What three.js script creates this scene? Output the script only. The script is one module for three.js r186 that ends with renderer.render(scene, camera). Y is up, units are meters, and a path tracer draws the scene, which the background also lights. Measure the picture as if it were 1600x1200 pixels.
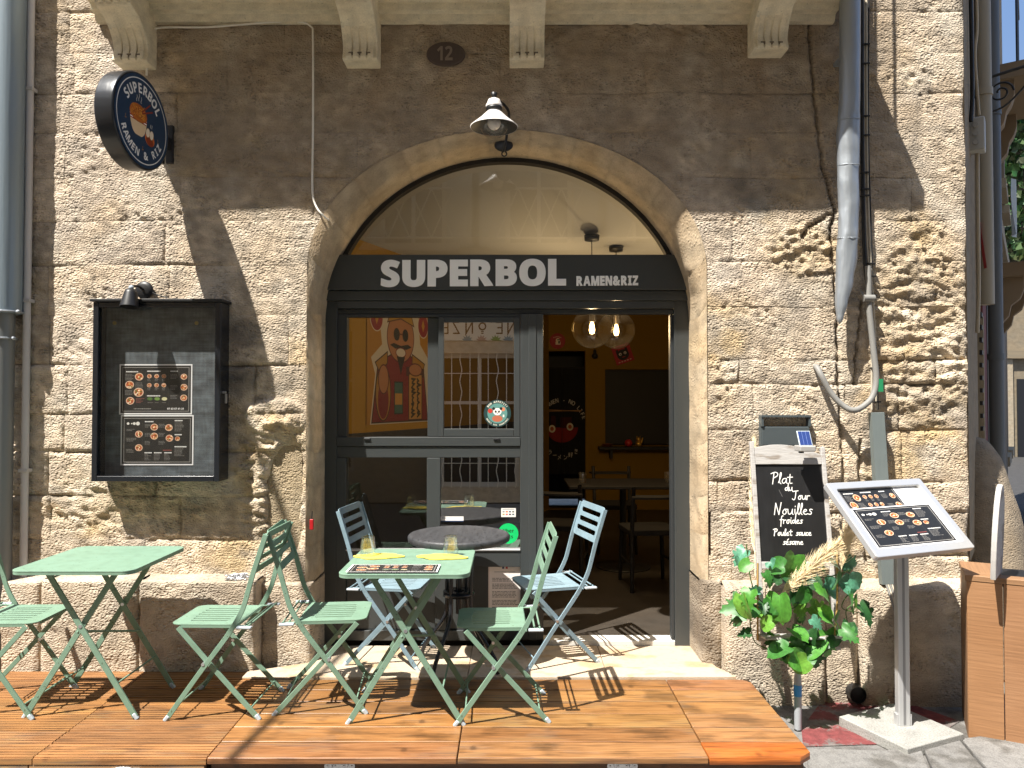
import * as THREE from 'three';
import { RoundedBoxGeometry } from 'three/addons/geometries/RoundedBoxGeometry.js';
import { TextGeometry } from 'three/addons/geometries/TextGeometry.js';
import { FontLoader } from 'three/addons/loaders/FontLoader.js';
import { mergeGeometries, toCreasedNormals } from 'three/addons/utils/BufferGeometryUtils.js';

// ---------------------------------------------------------------- camera, sky, sun, exposure
const scene = new THREE.Scene();
const F = 1164, PITCH = THREE.MathUtils.degToRad(1.2), EYE = new THREE.Vector3(0, 1.5, 0);
const camera = new THREE.PerspectiveCamera(2 * Math.atan(600 / F) * 180 / Math.PI, 4 / 3, 0.05, 400);
camera.position.copy(EYE);
camera.rotation.set(PITCH, 0, 0);
scene.add(camera);
const SKY_GAIN = 0.68;
const SUN = new THREE.Vector3(-0.42, 1, 0.40).normalize();
{   // clear midday sky: deep blue above, paler at the horizon, a broad glow round the sun
  const w = 512, h = 256, d = new Float32Array(w * h * 4);
  for (let j = 0; j < h; j++) for (let i = 0; i < w; i++) {
    const el = ((j + 0.5) / h - 0.5) * Math.PI, az = ((i + 0.5) / w - 0.5) * 2 * Math.PI, y = Math.sin(el), c = Math.cos(az) * Math.cos(el) * SUN.x + y * SUN.y + Math.sin(az) * Math.cos(el) * SUN.z;
    const t = Math.pow(1 - Math.max(0, y), 4), ang = Math.acos(Math.min(1, Math.max(-1, c))), g = Math.exp(-((ang / 0.42) ** 2)) * 0.75 + Math.exp(-ang / 0.7) * 0.22, o = (j * w + i) * 4;
    const base = [0.095 + 0.30 * t, 0.205 + 0.24 * t, 0.43 + 0.12 * t], glow = [1, 0.93, 0.82];
    for (let k = 0; k < 3; k++) d[o + k] = (y < 0 ? [0.16, 0.15, 0.13][k] : base[k] + g * glow[k]) * SKY_GAIN; d[o + 3] = 1;
  }
  const t = new THREE.DataTexture(d, w, h, THREE.RGBAFormat, THREE.FloatType); t.mapping = THREE.EquirectangularReflectionMapping; t.magFilter = THREE.LinearFilter; t.needsUpdate = true;
  scene.background = t; scene.environment = t;
}
const sun = new THREE.DirectionalLight(new THREE.Color(1, 0.95, 0.87), 5);
sun.position.copy(SUN).multiplyScalar(40);
sun.castShadow = true;
Object.assign(sun.shadow.camera, { left: -9, right: 9, top: 9, bottom: -9, near: 1, far: 90 });
sun.shadow.mapSize.set(4096, 4096);
scene.add(sun, sun.target);
const renderer = new THREE.WebGLRenderer({ antialias: true });
renderer.toneMapping = THREE.LinearToneMapping;
renderer.toneMappingExposure = 2.32;
renderer.shadowMap.enabled = true;

// ---------------------------------------------------------------- helpers
const V = (x, y, z) => new THREE.Vector3(x, y, z);
const { smoothstep: sstep, lerp, clamp, degToRad } = THREE.MathUtils;
const sm = (x, a, b) => sstep(x, a, b);
function ray(px, py) {
  const cx = (px - 800) / F, cy = (600 - py) / F, c = Math.cos(PITCH), s = Math.sin(PITCH);
  return V(cx, cy * c + s, -c + cy * s);
}
const W = (px, py, Z) => { const d = ray(px, py); return d.multiplyScalar(Z / -d.z).add(EYE); };   // point on the plane z = -Z
const G = (px, py, y) => { const d = ray(px, py); return d.multiplyScalar((y - EYE.y) / d.y).add(EYE); };   // point on the plane y
const rng = (a) => () => { a = (a + 0x6d2b79f5) | 0; let t = Math.imul(a ^ (a >>> 15), 1 | a); t = (t + Math.imul(t ^ (t >>> 7), 61 | t)) ^ t; return ((t ^ (t >>> 14)) >>> 0) / 4294967296; };
const GX = [], GY = [];
for (let i = 0; i < 16; i++) { GX.push(Math.cos(i * Math.PI / 8)); GY.push(Math.sin(i * Math.PI / 8)); }
function hsh(x, y, s) { let h = (Math.imul(x, 374761393) + Math.imul(y, 668265263) + Math.imul(s, 974634551)) | 0; h = Math.imul(h ^ (h >>> 13), 1274126177); h = Math.imul(h ^ (h >>> 15), 2246822519); return (h ^ (h >>> 16)) >>> 0; }
const h01 = (x, y, s) => hsh(x, y, s) / 4294967296;
function gn(x, y, s = 0, P = 0, Q = P) {           // gradient noise, about -0.7 .. 0.7; P, Q = period
  const ix = Math.floor(x), iy = Math.floor(y), fx = x - ix, fy = y - iy;
  const u = fx * fx * fx * (fx * (fx * 6 - 15) + 10), v = fy * fy * fy * (fy * (fy * 6 - 15) + 10);
  const c = (dx, dy) => { let a = ix + dx, b = iy + dy; if (P) { a = ((a % P) + P) % P; b = ((b % Q) + Q) % Q; } const k = hsh(a, b, s) & 15; return GX[k] * (fx - dx) + GY[k] * (fy - dy); };
  return lerp(lerp(c(0, 0), c(1, 0), u), lerp(c(0, 1), c(1, 1), u), v);
}
function fbm(x, y, o = 4, s = 0, P = 0, Q = P) { let a = 1, r = 0, k = 1; for (let i = 0; i < o; i++) { r += a * gn(x * k, y * k, s + i, P * k, Q * k); a *= 0.5; k *= 2; } return r; }
function cell(x, y, s = 0, P = 0) {                // distance to the nearest scattered point
  const ix = Math.floor(x), iy = Math.floor(y); let m = 9;
  for (let j = -1; j < 2; j++) for (let i = -1; i < 2; i++) {
    let a = ix + i, b = iy + j; const wa = P ? ((a % P) + P) % P : a, wb = P ? ((b % P) + P) % P : b;
    const dx = a + h01(wa, wb, s) - x, dy = b + h01(wa, wb, s + 77) - y, d = dx * dx + dy * dy; if (d < m) m = d;
  }
  return Math.sqrt(m);
}
function canvas(w, h, draw) { const c = document.createElement('canvas'); c.width = w; c.height = h; const g = c.getContext('2d'); draw(g, w, h); return c; }
function ctex(w, h, draw) { const t = new THREE.CanvasTexture(canvas(w, h, draw)); t.colorSpace = THREE.SRGBColorSpace; return t; }
function dtex(w, h, f, srgb = true, ch = 4) {      // f(u, v) -> [r, g, b] (linear for srgb maps) or a number; repeats
  const d = new Uint8Array(w * h * 4), en = (c) => { c = clamp(c, 0, 1); return 255 * (c < 0.0031308 ? 12.92 * c : 1.055 * Math.pow(c, 1 / 2.4) - 0.055); };
  for (let y = 0; y < h; y++) for (let x = 0; x < w; x++) {
    const r = f((x + 0.5) / w, (y + 0.5) / h), o = (y * w + x) * 4;
    if (typeof r === 'number') d[o] = d[o + 1] = d[o + 2] = clamp(r, 0, 1) * 255;
    else for (let i = 0; i < 3; i++) d[o + i] = srgb ? en(r[i]) : clamp(r[i], 0, 1) * 255;
    d[o + 3] = 255;
  }
  const t = new THREE.DataTexture(d, w, h); t.wrapS = t.wrapT = THREE.RepeatWrapping; t.magFilter = THREE.LinearFilter; t.minFilter = THREE.LinearMipmapLinearFilter; t.generateMipmaps = true;
  if (srgb) t.colorSpace = THREE.SRGBColorSpace; t.needsUpdate = true; return t;
}
const lin = (r, g, b) => new THREE.Color().setRGB(r, g, b);
function mat(color, o = {}) {
  const { phys, ...p } = o, c = Array.isArray(color) ? lin(...color) : new THREE.Color(color);
  const m = new (phys ? THREE.MeshPhysicalMaterial : THREE.MeshStandardMaterial)({ color: c, roughness: 0.6, ...p });
  m.side = THREE.DoubleSide; return m;
}
// geometry
const flat = (g) => { const n = g.index ? g.toNonIndexed() : g; for (const k of Object.keys(n.attributes)) if (!['position', 'normal', 'uv', 'color'].includes(k)) n.deleteAttribute(k); return n; };
function merge(list) {
  list = list.flat(9).map(flat);
  const col = list.some((g) => g.attributes.color);
  for (const g of list) { if (!g.attributes.uv) g.setAttribute('uv', new THREE.BufferAttribute(new Float32Array(g.attributes.position.count * 2), 2)); if (!col) g.deleteAttribute('color'); }
  return list.length === 1 ? list[0] : mergeGeometries(list);
}
function boxUV(g, k = 1, off = [0, 0], turn = false) {   // uv in metres across the face's main axis
  g = flat(g); const p = g.attributes.position, n = p.count, uv = new Float32Array(n * 2), a = V(), b = V(), c = V();
  for (let i = 0; i < n; i += 3) {
    a.fromBufferAttribute(p, i); b.fromBufferAttribute(p, i + 1).sub(a); c.fromBufferAttribute(p, i + 2).sub(a); b.cross(c);
    const x = Math.abs(b.x), y = Math.abs(b.y), z = Math.abs(b.z);
    for (let j = i; j < i + 3; j++) {
      a.fromBufferAttribute(p, j);
      let [u, v] = z >= x && z >= y ? [a.x, a.y] : y >= x ? [a.x, -a.z] : [-a.z, a.y];
      if (turn) [u, v] = [v, u];
      uv[j * 2] = u * k + off[0]; uv[j * 2 + 1] = v * k + off[1];
    }
  }
  g.setAttribute('uv', new THREE.BufferAttribute(uv, 2)); return g;
}
function paint(g, r, gg, b) { const n = g.attributes.position.count, c = new Float32Array(n * 3); for (let i = 0; i < n; i++) { c[i * 3] = r; c[i * 3 + 1] = gg; c[i * 3 + 2] = b; } g.setAttribute('color', new THREE.BufferAttribute(c, 3)); return g; }
const box = (x0, x1, y0, y1, z0, z1, r = 0) => {
  const w = x1 - x0, h = y1 - y0, d = z1 - z0;
  const g = r ? new RoundedBoxGeometry(w, h, d, 2, Math.min(r, w * 0.49, h * 0.49, d * 0.49)) : new THREE.BoxGeometry(w, h, d);
  return g.translate((x0 + x1) / 2, (y0 + y1) / 2, (z0 + z1) / 2);
};
function bar(a, b, r, r2 = r, n = 10) {             // round bar between two points
  const d = b.clone().sub(a), g = new THREE.CylinderGeometry(r2, r, d.length(), n);
  g.applyQuaternion(new THREE.Quaternion().setFromUnitVectors(V(0, 1, 0), d.clone().normalize()));
  return g.translate((a.x + b.x) / 2, (a.y + b.y) / 2, (a.z + b.z) / 2);
}
const tube = (pts, r, n = 40, k = 8, type = 'catmullrom') => new THREE.TubeGeometry(new THREE.CatmullRomCurve3(pts, false, type, 0.5), n, r, k);
function ribbon(pts, w, t, z) {                     // flat steel bar following points [x, y] in the plane z
  const N = pts.length, L = [], Rr = [];
  for (let i = 0; i < N; i++) {
    const a = pts[Math.max(0, i - 1)], b = pts[Math.min(N - 1, i + 1)], dx = b[0] - a[0], dy = b[1] - a[1], l = Math.hypot(dx, dy);
    L.push(new THREE.Vector2(pts[i][0] - dy / l * w / 2, pts[i][1] + dx / l * w / 2)); Rr.push(new THREE.Vector2(pts[i][0] + dy / l * w / 2, pts[i][1] - dx / l * w / 2));
  }
  const g = new THREE.ExtrudeGeometry(new THREE.Shape([...L, ...Rr.reverse()]), { depth: t, bevelEnabled: true, bevelSize: 0.0012, bevelThickness: 0.0012, bevelSegments: 1 });
  return g.translate(0, 0, z - t / 2);
}
function smooth(pts, n = 20) { const c = new THREE.CatmullRomCurve3(pts.map((p) => V(p[0], p[1], 0))); return c.getPoints(n).map((p) => [p.x, p.y]); }
function rrect(w, h, r, cx = 0, cy = 0, P = THREE.Shape) {
  const s = new P(), x = cx - w / 2, y = cy - h / 2;
  s.moveTo(x + r, y); s.lineTo(x + w - r, y); s.absarc(x + w - r, y + r, r, -Math.PI / 2, 0); s.lineTo(x + w, y + h - r); s.absarc(x + w - r, y + h - r, r, 0, Math.PI / 2);
  s.lineTo(x + r, y + h); s.absarc(x + r, y + h - r, r, Math.PI / 2, Math.PI); s.lineTo(x, y + r); s.absarc(x + r, y + r, r, Math.PI, Math.PI * 1.5); return s;
}
const extr = (s, d, bev = 0, o = {}) => new THREE.ExtrudeGeometry(s, { depth: d, bevelEnabled: bev > 0, bevelSize: bev, bevelThickness: bev, bevelOffset: -bev, bevelSegments: 2, curveSegments: 14, ...o });
const lathe = (pts, n = 40) => new THREE.LatheGeometry(pts.map((p) => new THREE.Vector2(p[0], p[1])), n);
function sheet(w, h, f, nx = 1, ny = 1) {           // printed sheet facing +z with a little thickness of its own, uv 0..1
  const g = new THREE.PlaneGeometry(w, h, nx, ny); if (f) { const p = g.attributes.position; for (let i = 0; i < p.count; i++) p.setZ(i, f(p.getX(i), p.getY(i))); g.computeVertexNormals(); } return g;
}
// objects
const used = new Map();
function numbered(n) { const k = used.get(n) ?? 0; used.set(n, k + 1); return k ? n + '_' + String(k).padStart(3, '0') : n; }
function tag(o, label, category, group) { o.userData.label = label; o.userData.category = category; if (group) o.userData.group = group; return o; }
function thing(name, label, category, pos = [0, 0, 0], turn = 0, group) {
  const o = new THREE.Group(); o.name = numbered(name); o.position.set(...pos); o.rotation.y = turn; tag(o, label, category, group); scene.add(o); return o;
}
function part(name, g, m, parent, label) {
  const o = new THREE.Mesh(Array.isArray(g) ? merge(g) : g, m); o.name = name; o.castShadow = o.receiveShadow = true; if (label) o.userData.label = label; parent.add(o); return o;
}
function struct(name, g, m, label) { const o = part(numbered(name), g, m, scene); o.userData.kind = 'structure'; if (label) o.userData.label = label; return o; }
function stuff(name, g, m, label, category) { const o = part(numbered(name), g, m, scene); o.userData.kind = 'stuff'; tag(o, label, category); return o; }
function solo(name, g, m, label, category, group) { const o = part(numbered(name), g, m, scene); return tag(o, label, category, group); }
function based(o, x, y, z) { o.position.set(x, y, z); for (const c of o.children) { c.position.x -= x; c.position.y -= y; c.position.z -= z; } return o; }   // children were built in world places
function copy(o, label, pos, turn = 0, group) { const c = o.clone(); c.name = numbered(o.name.replace(/_\d{3}$/, '')); c.userData = { ...o.userData }; c.userData.label = label; if (group) c.userData.group = group; c.position.set(...pos); c.rotation.set(0, turn, 0); scene.add(c); return c; }
const font = await new FontLoader().loadAsync('fonts/droid/droid_sans_bold.typeface.json');

// ---------------------------------------------------------------- materials
// stone: sandy grit with pits, bump only; tint map with grains and specks
const gritMap = dtex(1024, 1024, (u, v) => {
  let h = 0.5 + 0.13 * fbm(u * 24, v * 34, 3, 1, 24, 34) + 0.24 * gn(u * 90, v * 130, 5, 90, 130) + 0.14 * gn(u * 220, v * 260, 6, 220, 260);
  const p = cell(u * 34, v * 44 , 9, 0), m = gn(u * 7, v * 9, 12, 7, 9);
  if (m > -0.1) h -= 0.45 * (1 - sm(p, 0.05, 0.34)) * sm(m, -0.1, 0.25);
  return h;
}, false);
const stoneTint = dtex(1024, 1024, (u, v) => {
  const a = 0.86 + 0.20 * fbm(u * 12, v * 18, 4, 21, 12, 18) + 0.12 * gn(u * 120, v * 150, 25, 120, 150), w = gn(u * 5, v * 6, 31, 5, 6);
  const k = 0.05 * w, sp = gn(u * 70, v * 70, 33, 70) > 0.48 ? 0.72 : 1;
  return [(a + k) * sp, a * sp, (a - 1.3 * k) * sp];
});
const stoneMat = mat([1, 1, 1], { vertexColors: true, map: stoneTint, bumpMap: gritMap, bumpScale: 0.018, roughness: 0.95 });
const smoothStone = mat([1, 1, 1], { vertexColors: true, map: stoneTint, bumpMap: gritMap, bumpScale: 0.004, roughness: 0.9 });
const mortarMat = mat([0.40, 0.32, 0.21], { map: stoneTint, bumpMap: gritMap, bumpScale: 0.02, roughness: 1 });
const plasterMat = mat([0.60, 0.52, 0.38], { map: stoneTint, bumpMap: gritMap, bumpScale: 0.003, roughness: 0.9 });
// wood: grain along u
const grain = (u, v, P, s) => { const w = v * 7 + 0.5 * fbm(u * 2, v * 3, 3, s, 2, 3) + 0.25 * gn(u * 8, v * 20, s + 5, 8, 20); return { r: Math.sin(w * 14) * 0.5 + 0.5, f: gn(u * 6, v * 160, s + 9, 6, 160), d: gn(u * 20, v * 300, s + 12, 20, 300) }; };
const woodMap = dtex(2048, 1024, (u, v) => {
  const g = grain(u, v, 0, 40), wear = sm(fbm(u * 5, v * 18, 5, 60, 5, 18), 0.0, 0.5), dk = sm(fbm(u * 6, v * 10, 5, 71, 6, 10), 0.1, 0.55), fine = gn(u * 14, v * 420, 75, 14, 420), scr = gn(u * 9 + v * 5, v * 260, 78, 0) > 0.5 && gn(u * 12, v * 12, 79, 12) > 0.05 ? 1 : 0;
  let kn = 1; for (let i = 0; i < 12; i++) { let dx = Math.abs(u - h01(i, 3, 5)), dy = Math.abs(v - h01(i, 4, 6)); dx = Math.min(dx, 1 - dx); dy = Math.min(dy, 1 - dy); const d = Math.hypot(dx * 60, dy * 44); kn = Math.min(kn, 0.55 + 0.45 * sm(d, 0.15, 0.75)); }
  const a = (0.72 + 0.26 * g.r + 0.5 * g.f + 0.3 * g.d + 0.3 * fine) * kn * (1 - 0.42 * dk), w = Math.max(wear * 0.8, scr * 0.7);
  return [a * lerp(1, 1.10, w), a * lerp(0.94, 1.32, w), a * lerp(0.85, 2.1, w)];
});
const woodBump = dtex(1024, 512, (u, v) => { const g = grain(u, v, 0, 40); return 0.5 + 0.25 * g.f + 0.2 * g.d + 0.08 * g.r; }, false);
const deckMat = mat([0.31, 0.152, 0.055], { vertexColors: true, map: woodMap, bumpMap: woodBump, bumpScale: 0.003, roughness: 0.42 });
const ribMat = deckMat.clone(); ribMat.roughness = 0.8; ribMat.bumpScale = 0.001;
const crateWood = mat([0.29, 0.16, 0.08], { vertexColors: true, map: woodMap, bumpMap: woodBump, bumpScale: 0.002, roughness: 0.6 });
const whiteWood = mat([0.50, 0.48, 0.455], { map: woodMap, bumpMap: woodBump, bumpScale: 0.002, roughness: 0.7 });
whiteWood.map = dtex(512, 256, (u, v) => { const g = grain(u, v, 0, 90), a = 0.86 + 0.18 * g.f + 0.1 * g.d, w = sm(fbm(u * 4, v * 14, 4, 95, 4, 14), 0.12, 0.5); return [a * lerp(1, 0.62, w), a * lerp(1, 0.56, w), a * lerp(1, 0.5, w)]; });
crateWood.map = dtex(1024, 1024, (u, v) => { const d = fbm(u * 3, v * 5, 4, 181, 3, 5), k = 0.95 + 0.22 * gn(u * 3, v * 190, 185, 3, 190) + 0.12 * gn(u * 8, v * 420, 187, 8, 420) + 0.16 * d; return [k, k * (0.98 + 0.04 * d), k * (0.95 + 0.1 * d)]; });
const speckle = dtex(512, 512, (u, v) => { const a = 0.8 + 0.25 * fbm(u * 8, v * 8, 3, 101, 8), s = gn(u * 130, v * 130, 104, 130), t = gn(u * 200, v * 200, 107, 200); const k = a * (s > 0.3 ? 1.25 : s < -0.3 ? 0.72 : 1) + 0.15 * t; return [k, k, k * 0.98]; });
const speckBump = dtex(512, 512, (u, v) => 0.5 + 0.3 * gn(u * 120, v * 120, 111, 120) + 0.2 * fbm(u * 10, v * 10, 3, 113, 10), false);
const graniteMat = mat([0.36, 0.355, 0.335], { map: speckle, bumpMap: speckBump, bumpScale: 0.002, roughness: 0.85 });
const grime = dtex(1024, 1024, (u, v) => { const d = sm(fbm(u * 5, v * 5, 5, 161, 5), -0.1, 0.45), s = gn(u * 150, v * 150, 165, 150), k = (1 - 0.45 * d) * (0.9 + 0.4 * s) * (0.95 + 0.3 * fbm(u * 24, v * 24, 3, 167, 24)); return [k, k * (1 - 0.03 * d), k * (1 - 0.08 * d)]; });
const asphaltMat = mat([0.19, 0.183, 0.175], { map: grime, bumpMap: speckBump, bumpScale: 0.006, roughness: 0.95 });
const slabMat = mat([1, 1, 1], { vertexColors: true, map: grime, bumpMap: gritMap, bumpScale: 0.005, roughness: 0.9 });
const limeStain = dtex(1024, 1024, (u, v) => { const d = sm(fbm(u * 4, v * 6, 5, 171, 4, 6), 0.0, 0.5), k = 1.0 + 0.16 * fbm(u * 30, v * 30, 3, 175, 30) - (gn(u * 60, v * 90, 177, 60, 90) > 0.5 ? 0.25 : 0); return [k * (1 - 0.18 * d), k * (1 - 0.27 * d), k * (1 - 0.40 * d)]; });
const limeMat = mat([1, 1, 1], { vertexColors: true, map: limeStain, bumpMap: speckBump, bumpScale: 0.002, roughness: 0.75 });
// metal and paint
const scuff = dtex(512, 512, (u, v) => 0.5 + 0.35 * fbm(u * 6, v * 6, 4, 131, 6) + 0.2 * gn(u * 60, v * 9, 135, 60, 9), false);
const rough = (a, b) => dtex(256, 256, (u, v) => lerp(a, b, clamp(0.5 + 0.6 * fbm(u * 5, v * 5, 4, 141, 5), 0, 1)), false);
const roughA = rough(0.48, 0.75), roughB = rough(0.25, 0.5);
const worn = dtex(512, 512, (u, v) => { const d = 0.5 + 0.7 * fbm(u * 9, v * 9, 4, 151, 9), c = gn(u * 40, v * 40, 155, 40) > 0.46 && gn(u * 7, v * 7, 157, 7) > 0.05 ? 0.5 : 1, k = (0.84 + 0.26 * d) * c; return [k, k * (c < 1 ? 0.85 : 0.995), k * (c < 1 ? 0.7 : 0.975)]; });
worn.repeat.set(2, 2);
const green = mat([0.17, 0.28, 0.205], { roughness: 1, roughnessMap: roughA, map: worn });
const blue = mat([0.20, 0.29, 0.345], { roughness: 1, roughnessMap: roughA, map: worn });
const capMat = mat([0.42, 0.48, 0.52], { roughness: 0.5 });
const frameMat = mat([0.046, 0.051, 0.051], { roughness: 1, roughnessMap: roughB });
const frameDark = mat([0.030, 0.034, 0.036], { roughness: 0.5 });
const black = mat([0.012, 0.012, 0.013], { roughness: 0.45 });
const blackGloss = mat([0.014, 0.016, 0.02], { roughness: 0.22 });
const zinc = mat([0.34, 0.37, 0.40], { metalness: 0.55, roughness: 1, roughnessMap: rough(0.35, 0.6), bumpMap: scuff, bumpScale: 0.004 });
const steel = mat([0.62, 0.63, 0.65], { metalness: 0.9, roughness: 0.32 });
const alu = mat([0.55, 0.555, 0.56], { metalness: 0.5, roughness: 0.38 });
const white = mat([0.72, 0.71, 0.68], { roughness: 0.5 });
const glass = mat([1, 1, 1], { phys: true, transmission: 1, thickness: 0, roughness: 0, ior: 1.52, metalness: 0 });
const coated = mat([0.75, 0.74, 0.70], { phys: true, transmission: 1, thickness: 0, roughness: 0, ior: 3.8, metalness: 0 }), coatedLight = mat([0.9, 0.9, 0.88], { phys: true, transmission: 1, thickness: 0, roughness: 0, ior: 1.65, metalness: 0 });
const yellowWall = mat([0.25, 0.135, 0.005], { roughness: 0.85 });
const creamPaint = mat([0.66, 0.57, 0.42], { roughness: 0.85, map: stoneTint });
// ---------------------------------------------------------------- the stone building
const ZW = -4.28, ZP = -4.15, ZF = -4.55;               // wall face, plinth face, shop front
const AX = -0.03, AS = 2.25, AA = 1.152, AB = 0.81;      // outer edge of the arch on the wall face: centre, springing height, half width, rise
const IA = 1.112, IS = 1.96, IB = 1.03;                 // the same of the reveal behind it
const R_OFF = 0;
const aHalf = (y, o = 0) => y < AS ? AA + o : (y < AS + AB + o ? (AA + o) * Math.sqrt(1 - ((y - AS) / (AB + o)) ** 2) : 0);
const aTop = (x, o = 0) => { const k = (x - AX) / (AA + o); return Math.abs(k) < 1 ? AS + (AB + o) * Math.sqrt(1 - k * k) : -9; };
const wx = (px) => W(px, 620, -ZW).x, wy = (py) => W(800, py, -ZW).y;
// wear of the face: 0 smooth .. 1 rotten
const bump2 = (x, y, cx, cy, rx, ry) => { const d = Math.hypot((x - cx) / rx, (y - cy) / ry); return 1 - sm(d, 0.55, 1.1); };
const rot = (x, y) => Math.max(bump2(x, y, wx(440), wy(745), 0.32, 0.42), 0.75 * bump2(x, y, wx(1440), wy(520), 0.36, 0.75), 0.8 * bump2(x, y, wx(1270), wy(395), 0.34, 0.2), 0.6 * bump2(x, y, wx(200), wy(790), 0.6, 0.22),
  0.55 * bump2(x, y, wx(1110), wy(600), 0.2, 0.2), 0.7 * bump2(x, y, wx(1030), wy(32), 0.42, 0.10));
function stoneColor(x, y, id) {
  const t = h01(id, 1, 3), n = fbm(x * 1.4, y * 1.6, 4, 201), n2 = fbm(x * 4 + 9, y * 6, 4, 207), n3 = fbm(x * 14, y * 20, 3, 211);
  let c = [0.64, 0.525, 0.39];
  const mixc = (k, d) => { k = clamp(k, 0, 1); c = c.map((v, i) => lerp(v, d[i], k)); };
  mixc(0.75 * sm(n + 0.25 * (t - 0.5), 0.02, 0.45) + 0.55 * rot(x, y), [0.55, 0.395, 0.20]);        // ochre
  mixc(0.75 * sm(n2, 0.05, 0.5), [0.42, 0.355, 0.275]);
  mixc(0.55 * bump2(x, y, wx(150), wy(300), 0.5, 1.6) + 0.4 * sm(fbm(x * 2 + 4, y * 2, 3, 215), 0.1, 0.5), [0.66, 0.555, 0.45]);   // pale pinkish
  const k = 0.90 + 0.30 * (t - 0.5) + 0.42 * n3; c = c.map((v) => v * k);
  mixc(0.55 * sm(fbm(x * 2.6 + 11, y * 3.4, 5, 231), 0.12, 0.5), [0.72, 0.63, 0.50]); mixc(0.5 * sm(fbm(x * 5 + 3, y * 3, 4, 235), 0.22, 0.55), [0.30, 0.25, 0.19]);
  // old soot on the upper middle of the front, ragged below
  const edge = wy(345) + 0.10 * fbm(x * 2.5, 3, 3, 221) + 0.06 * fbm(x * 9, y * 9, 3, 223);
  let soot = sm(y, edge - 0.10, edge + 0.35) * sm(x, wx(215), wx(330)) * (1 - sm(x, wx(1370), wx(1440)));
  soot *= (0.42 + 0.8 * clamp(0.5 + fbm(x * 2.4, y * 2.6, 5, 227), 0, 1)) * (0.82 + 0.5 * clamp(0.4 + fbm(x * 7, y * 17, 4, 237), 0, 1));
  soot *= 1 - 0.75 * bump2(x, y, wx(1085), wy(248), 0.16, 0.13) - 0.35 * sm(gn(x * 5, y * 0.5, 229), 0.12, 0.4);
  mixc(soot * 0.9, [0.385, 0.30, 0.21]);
  mixc(0.5 * bump2(x + 0.1 * n, y + 0.08 * n2, wx(1195), wy(295), 0.26, 0.15) * clamp(0.5 + 1.2 * n2, 0, 1), [0.11, 0.10, 0.085]);
  for (const [a, b, rx, ry] of [[382, 520, 0.11, 0.10], [378, 590, 0.12, 0.11], [130, 900, 0.2, 0.15]]) mixc(0.72 * bump2(x + 0.02 * n3, y + 0.03 * n2, wx(a), wy(b), rx, ry) * (0.6 + 0.8 * clamp(0.5 + n3, 0, 1)), [0.17, 0.15, 0.125]);
  return c;
}
function faceHeight(x, y, id) {
  const r = rot(x, y);
  let h = 0.008 * fbm(x * 1.9, y * 2.1, 3, 301) + 0.0042 * fbm(x * 6, y * 11, 3, 305) + 0.0036 * gn(x * 14, y * 46, 309) * (0.5 + gn(x * 3, y * 3, 311) * 1.5) + 0.0034 * fbm(x * 34, y * 48, 2, 313) + 0.002 * Math.abs(gn(x * 17, y * 30, 315));
  const pm = gn(x * 3.1, y * 3.7, 317);
  if (pm > 0.1) h -= 0.010 * (1 - sm(cell(x * 16, y * 22, 319), 0.05, 0.42)) * sm(pm, 0.1, 0.4);
  h -= r * (0.052 * Math.abs(fbm(x * 5.5, y * 8, 5, 323)) + 0.016 * (1 - sm(cell(x * 15 + gn(x * 9, y * 9, 329), y * 21, 327), 0.05, 0.6)) + 0.012 * fbm(x * 26, y * 34, 2, 330) - 0.012);
  // the crumbled hollow and its overhanging bedded stone left of the opening
  const lg = bump2(x, y, wx(432), wy(652), 0.22, 0.12), hl = bump2(x, y, wx(452), wy(778), 0.15, 0.36);
  h += 0.028 * sm(lg, 0.15, 0.7) + 0.010 * lg * gn(x * 4, y * 44, 333); h -= sm(hl, 0.05, 0.8) * (0.062 + 0.05 * gn(x * 15, y * 2.6, 335));
  return h + 0.012 * (h01(id, 5, 9) - 0.5) * lerp(0.9, 0.3, sm(y, 1.4, 2.6));
}
// vertical cracks on the right pier
const CRACKS = [[[1268, 20], [1276, 150], [1289, 262], [1308, 330]], [[1308, 330], [1300, 360], [1310, 480], [1311, 560], [1312, 640], [1318, 720], [1316, 900]], [[1350, 470], [1338, 560], [1335, 600]], [[1344, 690], [1343, 740], [1352, 880]], [[1300, 335], [1265, 355], [1255, 372]]].map((c) => c.map((p) => [wx(p[0]), wy(p[1])]));
function crack(x, y) {
  let m = 1;
  for (const c of CRACKS) for (let i = 1; i < c.length; i++) {
    const [ax, ay] = c[i - 1], [bx, by] = c[i], t = clamp(((x - ax) * (bx - ax) + (y - ay) * (by - ay)) / ((bx - ax) ** 2 + (by - ay) ** 2), 0, 1);
    m = Math.min(m, Math.hypot(x - ax - t * (bx - ax) + 0.012 * gn(x * 20, y * 20, 331), y - ay - t * (by - ay)));
  }
  return m;
}
const warp = (x, y) => { const d = Math.min(1, Math.max(0, (Math.abs(x - AX) - aHalf(Math.min(y, AS + AB), R_OFF)) * 5, (y - AS - AB - R_OFF) * 5)); return [x + d * (0.014 * gn(y * 3.1, x * 0.6, 341) + 0.006 * gn(y * 11, x, 342)), y + d * (0.014 * gn(x * 2.1, y * 0.5, 343) + 0.006 * gn(x * 9, y, 344))]; };
const STEP = 0.0115;
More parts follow.
